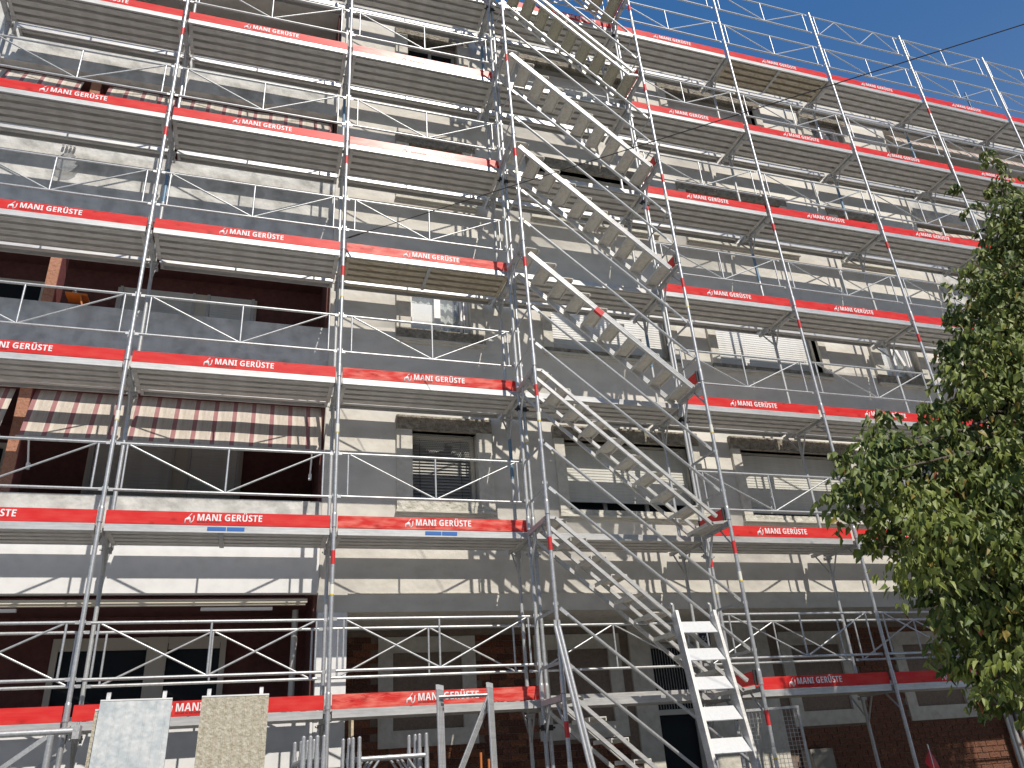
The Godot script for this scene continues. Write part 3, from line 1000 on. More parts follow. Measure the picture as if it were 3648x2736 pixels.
func ground_floor(b: Node3D) -> void:
	var BZ := -2.6
	var st := st_new()
	bx(st, Vector3(2.83, 3.68, BZ), Vector3(14.95, 3.90, WZ - 0.012))
	obj("soffit", st, M.surround, b)
	st = st_new()
	bx(st, Vector3(2.45, 0.0, BZ), Vector3(2.82, 3.679, WZ + 0.004))
	obj("white_pier", st, M.white_paint, b)
	var wins := [[3.43, 4.865, 2.11, 3.58], [5.79, 7.22, 2.08, 3.57], [10.17, 11.57, 2.06, 3.54], [12.5, 14.0, 2.04, 3.50]]
	st = st_new()
	bx(st, Vector3(9.96, 0.0, BZ - 0.30), Vector3(14.95, 3.679, BZ - 0.012))
	obj("brick_backing", st, M.mortar, b)
	st = st_new()
	bx(st, Vector3(2.83, 0.0, BZ - 0.30), Vector3(7.385, 3.679, BZ - 0.012))
	var bw := obj("brick_wall", st, M.mortar, b)
	# bricks: nearest ones singly, the rest joined
	var px := 0.25
	var py := 0.092
	var bm := []
	st = st_new()
	bxt(st, Vector3(px - 0.012, py - 0.012, 0.05), Transform3D())
	bm.append(st.commit())
	st = st_new()
	bxt(st, Vector3(px * 0.5 - 0.012, py - 0.012, 0.05), Transform3D())
	bm.append(st.commit())
	var rest := st_new()
	var singles := 0
	var cand := []
	for row in 39:
		var y := 0.05 + row * py
		var x := 2.83
		var first := row % 2 == 1
		while x < 14.93:
			var w := px * 0.5 if first else px
			first = false
			var cx := x + w * 0.5
			x += w
			if cx > 7.38 - w * 0.5 and cx < 9.96 + w * 0.5: continue
			var hid := false
			for q in wins:
				if cx > q[0] - 0.02 and cx < q[1] + 0.02 and y > q[2] - 0.02 and y < q[3] + 0.02: hid = true
			if hid: continue
			var p := Vector3(cx, y, BZ - 0.018 + rng.randf_range(-0.0025, 0.0025))
			var one := cx < 7.4 and y > 1.65 and seen(p, 1.0)
			if one and singles < 300:
				singles += 1
				inst("brick", bm[0] if w > 0.2 else bm[1], M.brick[rng.randi() % 4], bw, Transform3D(Basis(), p))
			else:
				rest.append_from(bm[0] if w > 0.2 else bm[1], 0, Transform3D(Basis(), p))
	var rm := obj("brickwork", rest, M.brick[0], bw)
	rm.set_meta("kind", "stuff")
	for q in wins:
		st = st_new()
		var zf := BZ + 0.035
		bx(st, Vector3(q[0], q[2], BZ - 0.11), Vector3(q[0] + 0.21, q[3], zf))
		bx(st, Vector3(q[1] - 0.21, q[2], BZ - 0.11), Vector3(q[1], q[3], zf))
		bx(st, Vector3(q[0] + 0.21, q[3] - 0.22, BZ - 0.11), Vector3(q[1] - 0.21, q[3], zf))
		bx(st, Vector3(q[0] + 0.21, q[2], BZ - 0.11), Vector3(q[1] - 0.21, q[2] + 0.22, zf))
		obj("window_surround", st, M.surround, b)
		glazing(b, q[0] + 0.212, q[1] - 0.212, q[2] + 0.222, q[3] - 0.222, BZ - 0.05, [], M.cream, 0.075)
	# entrance: cream piers, dark door with fanlight
	st = st_new()
	bx(st, Vector3(7.386, 0.0, BZ - 0.3), Vector3(7.75, 3.679, BZ + 0.03))
	bx(st, Vector3(8.55, 0.0, BZ - 0.3), Vector3(9.955, 3.679, BZ + 0.03))
	bx(st, Vector3(7.75, 3.42, BZ - 0.3), Vector3(8.55, 3.679, BZ + 0.03))
	obj("entrance_pier", st, M.surround, b)
	st = st_new()
	ring(st, 7.752, 8.548, 0.0, 3.418, 0.06, BZ - 0.24, BZ - 0.18)
	bx(st, Vector3(7.813, 2.35, BZ - 0.24), Vector3(8.487, 2.43, BZ - 0.17))
	var d := obj("entrance_door", st, M.frame_grey, b)
	st = st_new()
	bx(st, Vector3(7.813, 2.431, BZ - 0.22), Vector3(8.487, 3.357, BZ - 0.21))
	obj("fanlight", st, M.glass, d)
	st = st_new()
	bx(st, Vector3(7.813, 0.061, BZ - 0.22), Vector3(8.487, 2.349, BZ - 0.205))
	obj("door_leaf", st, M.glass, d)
	st = st_new()
	for k in 14: bx(st, Vector3(7.82 + k * 0.048, 2.44, BZ - 0.209), Vector3(7.826 + k * 0.048, 3.35, BZ - 0.204))
	obj("fanlight_grille", st, M.frame_grey, d)
	# house number plate
	var t := thing("house_number_plate", "small dark blue enamel plate reading 50 beside the entrance", "number plate", Vector3(8.76, 3.46, BZ + 0.031))
	st = st_new()
	bx(st, Vector3(-0.095, -0.085, 0.0), Vector3(0.095, 0.085, 0.008))
	obj("plate", st, plain(Color(0.015, 0.025, 0.09), 0.35), t)
	var tm := TextMesh.new()
	tm.text = "50"
	var f := SystemFont.new()
	f.font_names = PackedStringArray(["Droid Sans"])
	tm.font = f
	tm.font_size = 110
	tm.pixel_size = 0.001
	tm.depth = 0.002
	inst("numerals", tm, M.letter, t, Transform3D(Basis(), Vector3(0, 0, 0.0095)))

func loggias(b: Node3D) -> void:
	var tops := [2.41, 5.14, 7.845, 10.60, 13.33]
	for s in 2:
		var x0 := -5.0 if s == 0 else 14.955
		var x1 := 2.445 if s == 0 else 23.0
		for k in 5:
			var y1: float = tops[k]
			var y0: float = y1 - 1.21 if k > 0 else 0.0
			var st := st_new()
			bx(st, Vector3(x0, y0, WZ - 0.15), Vector3(x1, y1, WZ))
			var m: Material = M.concrete
			if k == 0: m = M.white_paint
			elif k == 1 and s == 0: m = M.concrete
			var p := obj("parapet", st, m, b)
			if k == 1 and s == 0:
				st = st_new()                  # painted lower band of the first parapet
				bx(st, Vector3(x0, y0 - 0.002, WZ - 0.1), Vector3(x1 - 0.001, y1 - 0.52, WZ + 0.006))
				obj("painted_band", st, M.white_paint, p)
			if k > 0:
				st = st_new()
				bx(st, Vector3(x0, y0, -2.70), Vector3(x1, y0 + 0.22, WZ - 0.151))
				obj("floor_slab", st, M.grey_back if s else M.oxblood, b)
		var st2 := st_new()
		bx(st2, Vector3(x0, 0.0, -2.94), Vector3(x1, 15.49, -2.70))
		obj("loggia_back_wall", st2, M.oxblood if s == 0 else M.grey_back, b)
		st2 = st_new()
		bx(st2, Vector3(x0, 14.95, -2.69), Vector3(x1, 15.48, WZ))
		obj("roof_beam", st2, M.plaster, b)
		if s == 1: continue
		st2 = st_new()
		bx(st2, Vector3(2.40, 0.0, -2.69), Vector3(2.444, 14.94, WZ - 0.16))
		obj("loggia_side_wall", st2, M.oxblood, b)
		for k in 5:
			var base: float = tops[k]
			var top := base + 1.50
			st2 = st_new()
			bx(st2, Vector3(-1.43, base - 0.98, -1.70), Vector3(-1.29, top, -1.36))
			var pl := obj("loggia_pillar", st2, M.terracotta, b)
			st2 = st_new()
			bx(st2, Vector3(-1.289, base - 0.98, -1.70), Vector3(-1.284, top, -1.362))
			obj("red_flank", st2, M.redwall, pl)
			# window pair at the back
			var wy1 := base + 1.24
			var wy0 := base - 0.35
			var w := glazing(b, -0.76, 1.36, wy0, wy1, -2.66, [0.49], M.cream, 0.075)
			st2 = st_new()
			bx(st2, Vector3(0.37, wy0, -2.63), Vector3(0.62, wy1, -2.612))
			obj("mullion_panel", st2, M.cream, w)
			if k == 0:
				st2 = st_new()
				bx(st2, Vector3(-0.68, wy1 - 0.16, -2.64), Vector3(0.36, wy1 - 0.07, -2.62))
				bx(st2, Vector3(0.63, wy1 - 0.16, -2.64), Vector3(1.28, wy1 - 0.07, -2.62))
				obj("shutter_box", st2, M.cream, w)
			else:
				shutter(b, -0.72, 0.40, wy0, wy1, -2.615, 1.5, M.shutter_b)
				shutter(b, 0.58, 1.32, wy0, wy1, -2.615, 1.5, M.shutter_b)
			glazing(b, -3.2, -1.75, wy0, wy1 - 0.05, -2.66, [], M.cream, 0.075)

func awning(label: String, x0: float, x1: float, yt: float, zt: float, yb: float, zb: float) -> void:
	var t := thing("awning", label, "awning", Vector3(x0, yt, zt), "striped awnings of the loggias")
	var st := st_new()
	var n := int((x1 - x0) / 0.04)
	var rows := 10
	var f := func(i: int, j: int) -> Vector3:
		var u := float(i) / n
		var v := float(j) / rows
		var x := (x1 - x0) * u
		var seam := 0.012 * pow(absf(sin(x * PI / 1.22 + 0.4)), 0.35)
		return Vector3(x, (yb - yt) * v, (zb - zt) * v + 0.03 * sin(v * PI) + seam + 0.006 * sin(x * 5.0 + v * 3.0))
	for i in n:
		for j in rows:
			var q := [f.call(i, j), f.call(i + 1, j), f.call(i + 1, j + 1), f.call(i, j + 1)]
			for k in [0, 1, 2, 0, 2, 3]:
				var p: Vector3 = q[k]
				st.set_uv(Vector2(p.x / 0.247, p.y * 1.5))
				st.add_vertex(p)
	st.generate_normals()
	obj("canopy", st, M.stripes, t)
	st = st_new()
	tube(st, Vector3(-0.03, yb - yt - 0.015, zb - zt), Vector3(x1 - x0 + 0.03, yb - yt - 0.015, zb - zt), 0.022)
	obj("front_bar", st, M.frame_grey, t)
	for x in [0.12, x1 - x0 - 0.12]:
		st = st_new()
		tube(st, Vector3(x, yb - yt - 0.03, zb - zt), Vector3(x, yb - yt - 0.30, zb - zt - 0.20), 0.012, -1, 8)
		bx(st, Vector3(x - 0.02, yb - yt - 0.36, zb - zt - 0.24), Vector3(x + 0.02, yb - yt - 0.28, zb - zt - 0.19))
		obj("arm", st, M.white, t)

func build_awnings() -> void:
	awning("broad striped awning over the loggia under the third deck level", -1.27, 2.40, 7.02, -1.66, 5.86, -1.15)
	awning("striped awning cut by the left edge under the third deck level", -3.6, -1.50, 7.02, -1.66, 5.86, -1.15)
	awning("striped awning behind the sixth deck level, just left of the stairs", -1.16, 2.36, 12.06, -1.36, 11.3, -1.12)
	awning("striped awning behind the sixth deck level at the left edge", -3.6, -1.53, 12.06, -1.36, 11.3, -1.12)
	awning("striped awning far right behind the tree, under the sixth level", 15.0, 19.0, 11.95, -1.36, 11.2, -1.12)
	awning("striped awning far right just beneath the seventh deck level", 15.2, 19.5, 14.75, -1.40, 14.35, -1.18)
	# rolled-up awning above the lowest loggia
	var t := thing("retracted_awning", "rolled-up awning with a long white front bar above the lowest loggia", "awning", Vector3(-3.5, 3.86, -1.30))
	var st := st_new()
	bx(st, Vector3(0, -0.035, -0.04), Vector3(5.82, 0.012, 0.02))
	bx(st, Vector3(0.02, -0.060, -0.06), Vector3(5.80, -0.036, 0.0))
	obj("front_bar", st, M.cream, t)
	for x in [1.7, 4.55]:
		st = st_new()
		bx(st, Vector3(x, -0.11, -0.10), Vector3(x + 0.85, -0.075, -0.05))
		obj("folded_arm", st, M.white, t)
	st = st_new()
	tube(st, Vector3(0, 0.02, -0.10), Vector3(5.8, 0.02, -0.10), 0.045)
	obj("fabric_roll", st, M.redwall, t)
	st = st_new()
	tube(st, Vector3(5.70, -0.06, -0.35), Vector3(5.70, -2.1, -0.35), 0.04)
	var dp := obj("downpipe", st, M.frame_grey, t)
	dp.name = "side_pipe"

# ------------------------------------------------------------------ loose things
func spare_frame(t: Node3D) -> void:
	for x in [0.0, 0.7]:
		var st := st_new()
		tube(st, Vector3(x, 0, 0), Vector3(x, 2.0, 0), 0.0242, -1, 14)
		obj("post", st, M.galv, t)
		st = st_new()
		tube(st, Vector3(x, 2.0, 0), Vector3(x, 2.13, 0), 0.0195, -1, 12)
		tube(st, Vector3(x, 2.13, 0), Vector3(x, 2.142, 0), 0.0195, 0.012, 12)
		obj("spigot", st, M.galv, t)
	var st2 := st_new()
	tube(st2, Vector3(0.02, 1.93, 0), Vector3(0.68, 1.93, 0), 0.024, -1, 12)
	obj("transom", st2, M.galv, t)
	for s in 2:
		st2 = st_new()
		var xa := 0.02 if s == 0 else 0.68
		var xb := 0.20 if s == 0 else 0.50
		tube(st2, Vector3(xa, 1.66, 0), Vector3(xb, 1.91, 0), 0.014, -1, 8)
		obj("gusset", st2, M.galv, t)

func place(t: Node3D, at: Vector3, rx: float, ry := 0.0, rz := 0.0) -> void:
	t.position = at
	t.rotation = Vector3(rx, ry, rz)

func panel(t: Node3D, m: Material, w: float) -> void:
	# a deck stood on end, its tread face towards the street
	var st := st_new()
	bx(st, Vector3(0, 0, -0.012), Vector3(w, 2.40, 0))
	obj("sheet", st, m, t)
	for x in [0.0, w - 0.018]:
		st = st_new()
		bx(st, Vector3(x, 0, -0.075), Vector3(x + 0.018, 2.40, -0.013))
		obj("side_rail", st, M.alu, t)
	for k in 7:
		st = st_new()
		var x := 0.045 + k * (w - 0.09) / 6.0
		bx(st, Vector3(x - 0.011, 0.01, 0.0005), Vector3(x - 0.003, 2.39, 0.0065))
		bx(st, Vector3(x + 0.004, 0.01, 0.0005), Vector3(x + 0.012, 2.39, 0.0065))
		obj("rib", st, m, t)
	st = st_new()
	bx(st, Vector3(0.0, 2.401, -0.07), Vector3(w, 2.415, 0.004))
	obj("end_beam", st, M.alu, t)
	for x in [0.04, w - 0.09]:
		st = st_new()
		bx(st, Vector3(x, 2.416, -0.045), Vector3(x + 0.035, 2.475, -0.018))
		tube(st, Vector3(x, 2.468, -0.044), Vector3(x + 0.035, 2.468, -0.044), 0.022, -1, 10)
		obj("hook", st, M.galv, t)

func build_loose() -> void:
	# stack of spare frames standing below the lettered board
	var spots := [[Vector3(2.80, 0, 0.36), "frontmost of the bright spare scaffold uprights standing under the lettered board"],
		[Vector3(2.745, 0.0, 0.27), "second of the bright spare scaffold uprights standing under the lettered board"],
		[Vector3(2.715, 0.0, 0.19), "third of the bright spare scaffold uprights standing under the lettered board"],
		[Vector3(2.665, 0.0, 0.10), "rearmost of the bright spare scaffold uprights standing under the lettered board"]]
	for s in spots:
		var t := thing("spare_upright", s[1], "scaffold upright", Vector3.ZERO, "spare frames standing upright")
		spare_frame(t)
		place(t, s[0], -0.02, 0.02)
	var ed := ["leftmost", "second", "third", "fourth"]
	for k in 4:
		var t := thing("spare_upright", "%s of four spare scaffold uprights seen edge-on beside the post" % ed[k], "scaffold upright", Vector3.ZERO, "spare frames seen edge-on")
		spare_frame(t)
		place(t, Vector3(2.20 + k * 0.062, 0.0, 0.98 - 0.02 * k), 0.0, PI * 0.5 + 0.05, -0.02 + 0.008 * k)
	# guardrail frames stood on end
	var gd := ["front", "second", "third", "rear"]
	for k in 4:
		var t := thing("guardrail", "%s of the guardrails stood on end left of the stairs" % gd[k], "guardrail", Vector3.ZERO, "guardrail frames stood on end")
		guard_parts(t, 0)
		# local x becomes up, local y becomes +x
		t.transform = Transform3D(Basis(Vector3(0.0, 1.0, -0.03), Vector3(1.0, 0.0, 0.03), Vector3(0.03, 0.03, -1.0).normalized()).orthonormalized(), Vector3(3.205 + 0.026 * k, 0.13, 0.50 - 0.042 * k))
	# decks stood on end
	var pn := thing("spare_deck", "bluish grey aluminium deck stood on end at the left", "scaffold deck", Vector3.ZERO, "decks stood on end")
	panel(pn, M.panel_zinc, 0.60)
	place(pn, Vector3(0.405, 0.15, 1.22), -0.15, 0.03, -0.005)
	pn = thing("spare_deck", "cement-splashed beige deck stood on end left of the bright spare uprights", "scaffold deck", Vector3.ZERO, "decks stood on end")
	panel(pn, M.panel_dirty, 0.60)
	place(pn, Vector3(1.245, 0.15, 1.22), -0.15, -0.02, -0.004)
	pn = thing("spare_deck", "dirty deck half hidden behind the bluish grey deck on end", "scaffold deck", Vector3.ZERO, "decks stood on end")
	panel(pn, M.panel_dirty, 0.60)
	place(pn, Vector3(0.345, 0.08, 1.12), -0.145, 0.035, -0.012)
	# spare stair flight leaning on the tower, treads to the street
	var sf := thing("spare_stair_flight", "loose aluminium stair flight leaning on the tower with pale treads facing the street", "stairs")
	var w := Vector3(0.472, 0.0, 0.0)
	var p0 := Vector3(6.403, 3.02, 0.85)
	var dp := Vector3(-0.0315, -0.3212, 0.1125)
	for k in range(-1, 9):
		if k < 0: continue
		var q := p0 + dp * k
		var back := Vector3(0.0, 0.145, -0.15)
		var st := st_new()
		var nrm := w.cross(back).normalized()
		var m := BoxMesh.new()
		m.size = Vector3(0.472, 0.012, back.length())
		st.append_from(m, 0, Transform3D(Basis(Vector3.RIGHT, nrm, Vector3.RIGHT.cross(nrm)), q + w * 0.5 + Vector3(0.01, 0.072, -0.075)))
		obj("tread", st, M.tread_clean, sf)
	for s in 2:
		var o := p0 + w * s + Vector3(0.018 if s == 0 else 0.012, 0.05, -0.055) + Vector3(-0.02 if s == 0 else 0.02, 0, 0)
		var st := st_new()
		bar(st, o - dp * 0.62, o + dp * 8.9, 0.038, 0.125, Vector3(0, 0.35, 0.94))
		obj("stringer", st, M.alu, sf)
		st = st_new()
		bx(st, o - dp * 0.62 + Vector3(-0.012, 0.0, -0.05), o - dp * 0.62 + Vector3(0.012, 0.10, -0.012))
		tube(st, o - dp * 0.62 + Vector3(-0.014, 0.10, -0.06), o - dp * 0.62 + Vector3(0.014, 0.10, -0.06), 0.03, -1, 12)
		obj("hook", st, M.galv_dull, sf)
	# two loose tubes leaning on the tower
	for k in 2:
		var t := thing("leaning_tube", "%s loose galvanised tube leaning on the stair tower" % ["left" if k == 0 else "right"], "tube", Vector3(5.17 + 0.045 * k, 0.0, 1.36), "loose tubes leaning on the tower")
		var st := st_new()
		tube(st, Vector3.ZERO, Vector3(-0.31, 3.12, -0.54), 0.0215, -1, 12)
		obj("pipe", st, M.galv, t)
		st = st_new()
		bx(st, Vector3(-0.325, 3.11, -0.55), Vector3(-0.295, 3.19, -0.53))
		obj("flattened_end", st, M.galv, t)
	# passage girder at the lower left
	var g := thing("passage_girder", "heavy galvanised tube girder under the lowest deck at the left edge", "girder", Vector3(0, 0, 0.11))
	var st3 := st_new()
	tube(st3, Vector3(-2.4, 2.335, 0), Vector3(0.13, 2.345, 0), 0.030, -1, 14)
	obj("top_tube", st3, M.galv, g)
	st3 = st_new()
	tube(st3, Vector3(-0.085, 2.31, 0), Vector3(-0.085, 0.0, 0), 0.030, -1, 14)
	obj("post", st3, M.galv, g)
	st3 = st_new()
	bar(st3, Vector3(-0.12, 2.30, 0.0), Vector3(-1.5, 1.25, 0.0), 0.03, 0.045)
	obj("brace", st3, M.galv, g)
	st3 = st_new()
	bar(st3, Vector3(0.02, 2.20, -0.25), Vector3(-1.2, 1.30, -0.25), 0.03, 0.04)
	obj("brace", st3, M.galv_dull, g)
	st3 = st_new()
	bx(st3, Vector3(0.10, 2.27, -0.09), Vector3(0.16, 2.39, 0.04))
	tube(st3, Vector3(0.13, 2.24, -0.02), Vector3(0.13, 2.42, -0.02), 0.014, -1, 6)
	obj("coupler", st3, M.galv_dull, g)
	# mesh panel behind the tower's lower post
	var mp := thing("wire_mesh_panel", "upright wire mesh panel with flat steel frame behind the red-banded post", "mesh panel", Vector3(7.40, 0.0, 0.30))
	mp.rotation.y = -0.35
	var st4 := st_new()
	bx(st4, Vector3(-0.02, 0.55, -0.015), Vector3(0.01, 2.17, 0.015))
	bx(st4, Vector3(0.62, 0.0, -0.015), Vector3(0.65, 2.17, 0.015))
	bx(st4, Vector3(-0.02, 2.171, -0.015), Vector3(0.65, 2.20, 0.015))
	bx(st4, Vector3(-0.02, 0.0, -0.015), Vector3(0.01, 0.549, 0.015))
	obj("frame", st4, M.galv_dull, mp)
	st4 = st_new()
	for k in 13: bx(st4, Vector3(0.04 + k * 0.045, 0.02, -0.003), Vector3(0.044 + k * 0.045, 2.165, 0.001))
	obj("vertical_wires", st4, M.galv, mp)
	st4 = st_new()
	for k in 46: bx(st4, Vector3(0.012, 0.06 + k * 0.045, 0.0015), Vector3(0.618, 0.064 + k * 0.045, 0.0055))
	obj("cross_wires", st4, M.galv, mp)
	# little things
	var fl := thing("pennant", "small red pennant on a thin white pole near the brick wall", "flag", Vector3(8.86, 0.0, 1.5))
	st4 = st_new()
	tube(st4, Vector3.ZERO, Vector3(0, 1.68, 0), 0.006, -1, 8)
	obj("pole", st4, M.white, fl)
	st4 = st_new()
	poly_prism(st4, [Vector2(0.002, 1.64), Vector2(-0.10, 1.50), Vector2(-0.05, 1.44), Vector2(0.10, 1.38), Vector2(0.06, 1.50)], -0.003, 0.003)
	st4.generate_normals()
	obj("cloth", st4, M.red, fl)
	var wb := thing("meter_cabinet", "pale grey meter cabinet at the foot of the brick wall", "cabinet", Vector3(10.15, 0, -2.5))
	st4 = st_new()
	bx(st4, Vector3(0, 0.0, -0.06), Vector3(0.42, 1.72, 0.18))
	obj("casing", st4, M.grey_back, wb)
	st4 = st_new()
	bx(st4, Vector3(0.02, 0.1, 0.181), Vector3(0.40, 1.69, 0.192))
	obj("door", st4, M.grey_back, wb)
	var dpipe := thing("downpipe", "dark grey downpipe at the right end of the brick wall", "pipe", Vector3(14.5, 0, -2.45))
	for x in [0.0, 0.2]:
		st4 = st_new()
		tube(st4, Vector3(x, 0, 0), Vector3(x, 3.67, 0), 0.055, -1, 14)
		obj("pipe", st4, M.galv_dull, dpipe)
	for k in 2:
		var rp := thing("reed_post", "%s rusty orange stake standing before the brick wall" % ["taller" if k == 0 else "shorter"], "stake", Vector3(4.18 + 0.09 * k, 0, -0.15), "rusty stakes")
		st4 = st_new()
		tube(st4, Vector3(0, 0, 0), Vector3(0.03, 1.93 - 0.07 * k, 0), 0.014, -1, 8)
		for j in 9: tube(st4, Vector3(0.03 * (j / 9.0), 0.2 * j + 0.1, 0), Vector3(0.03 * (j / 9.0), 0.2 * j + 0.115, 0), 0.018, -1, 8)
		obj("rod", st4, M.orange, rp)
	# timber shelf edge seen between pier and window
	var tb := thing("timber_board", "tall plain board leaning beside the white pier", "board", Vector3(2.93, 0, -1.65))
	st4 = st_new()
	bar(st4, Vector3(0.0, 0.0, 0.35), Vector3(0.02, 2.55, 0.0), 0.28, 0.03, Vector3(1, 0, 0))
	obj("plank", st4, M.timber, tb)
	# things on the balconies
	var bg := thing("plastic_bag", "clear plastic bag pegged to the loggia parapet at the upper left", "bag", Vector3(-1.47, 10.55, WZ + 0.05))
	var ball := SphereMesh.new()
	ball.radius = 0.15
	ball.height = 0.44
	ball.radial_segments = 20
	ball.rings = 14
	var arr := ball.get_mesh_arrays()
	var vs: PackedVector3Array = arr[Mesh.ARRAY_VERTEX]
	var nz := noise(91, 3.5, 3)
	for i in vs.size():
		var v := vs[i]
		var k := 1.0 + 0.55 * nz.get_noise_3dv(v * 3.0)
		var pinch := clampf((0.26 - v.y) / 0.30, 0.12, 1.0)
		vs[i] = Vector3(v.x * k * pinch, v.y, v.z * 0.45 * k * pinch)
	st4 = st_new()
	var idx: PackedInt32Array = arr[Mesh.ARRAY_INDEX]
	for i in idx: st4.add_vertex(vs[i])
	st4.generate_normals()
	var bo := obj("film", st4, M.bag, bg)
	bo.position = Vector3(0.03, -0.30, 0.035)
	for k in 4:
		st4 = st_new()
		bx(st4, Vector3(-0.09 + k * 0.05, -0.02 - 0.008 * (k % 2), -0.01), Vector3(-0.06 + k * 0.05, 0.05, 0.03))
		obj("clip", st4, M.white, bg)
	var sh := thing("orange_shelf_box", "orange crate lying open on the loggia parapet beside the red pillar", "crate", Vector3(-1.17, 7.85, -1.35))
	st4 = st_new()
	bx(st4, Vector3(0.0, 0.005, -0.25), Vector3(0.30, 0.03, 0.05))
	obj("base", st4, M.yellow, sh)
	st4 = st_new()
	bar(st4, Vector3(0.02, 0.25, -0.10), Vector3(0.30, 0.24, -0.10), 0.26, 0.02)
	bar(st4, Vector3(0.27, 0.03, -0.1), Vector3(0.21, 0.235, -0.1), 0.26, 0.02)
	obj("shell", st4, M.orange, sh)
	var bt := thing("glass_lantern", "small shiny glass lantern on top of the orange crate", "lantern", Vector3(-1.05, 8.115, -1.42))
	st4 = st_new()
	tube(st4, Vector3(0, 0, 0), Vector3(0, 0.03, 0), 0.035, 0.05, 12)
	tube(st4, Vector3(0, 0.03, 0), Vector3(0, 0.07, 0), 0.05, 0.02, 12)
	tube(st4, Vector3(0, 0.07, 0), Vector3(0, 0.11, 0), 0.012, 0.016, 8)
	obj("body", st4, plain(Color(0.7, 0.75, 0.8), 0.1, 0.8), bt)
	# black cable from the scaffold across the street
	var cb := thing("cable", "thin black cable running from the scaffold up across the sky", "cable", Vector3(2.53, 8.60, 0.05))
	st4 = st_new()
	var e := Vector3(7.942, 7.50, 6.0) - Vector3(2.53, 8.60, 0.05)
	for k in 16:
		tube(st4, e * (k / 8.0), e * ((k + 1) / 8.0), 0.0055, -1, 6)
	obj("wire", st4, M.black, cb)
	st4 = st_new()
	tube(st4, e * 0.006, e * 0.03, 0.012, -1, 8)
	obj("turnbuckle", st4, M.black, cb)
	# blue marking tape on two deck edges
	for q in [[0, 3, 1.10, "second bay left of the stairs"], [1, 3, 1.10, "bay just left of the stairs"]]:
		var t := thing("marking_tape", "blue tape on the second level deck edge, %s" % q[3], "tape", Vector3(2.5 * q[0] + q[2], lv(q[1]), -0.0295), "blue tapes on deck edges")
		st4 = st_new()
		bx(st4, Vector3(0, -0.06, 0), Vector3(0.20, -0.018, 0.002))
		bx(st4, Vector3(0.21, -0.06, 0), Vector3(0.40, -0.018, 0.002))
		obj("strip", st4, M.tape_blue, t)

# ------------------------------------------------------------------ tree
func leaf_shape(r: RandomNumberGenerator) -> PackedVector3Array:
	var v := PackedVector3Array()
	var l := 1.0
	var w := r.randf_range(0.22, 0.31)
	var dr := r.randf_range(0.10, 0.30)
	var f := r.randf_range(0.08, 0.2)
	var p := [Vector3(0, 0, 0), Vector3(-w, f, 0.32 * l), Vector3(0, 0, 0.36 * l), Vector3(w, f, 0.32 * l), Vector3(-w * 0.62, f * 0.6 - dr * 0.4, 0.68 * l), Vector3(w * 0.62, f * 0.6 - dr * 0.4, 0.68 * l), Vector3(0, -dr, l)]
	for t in [[0, 1, 2], [0, 2, 3], [2, 1, 4], [2, 5, 3], [2, 4, 6], [2, 6, 5]]:
		for k in t: v.append(p[k])
	return v

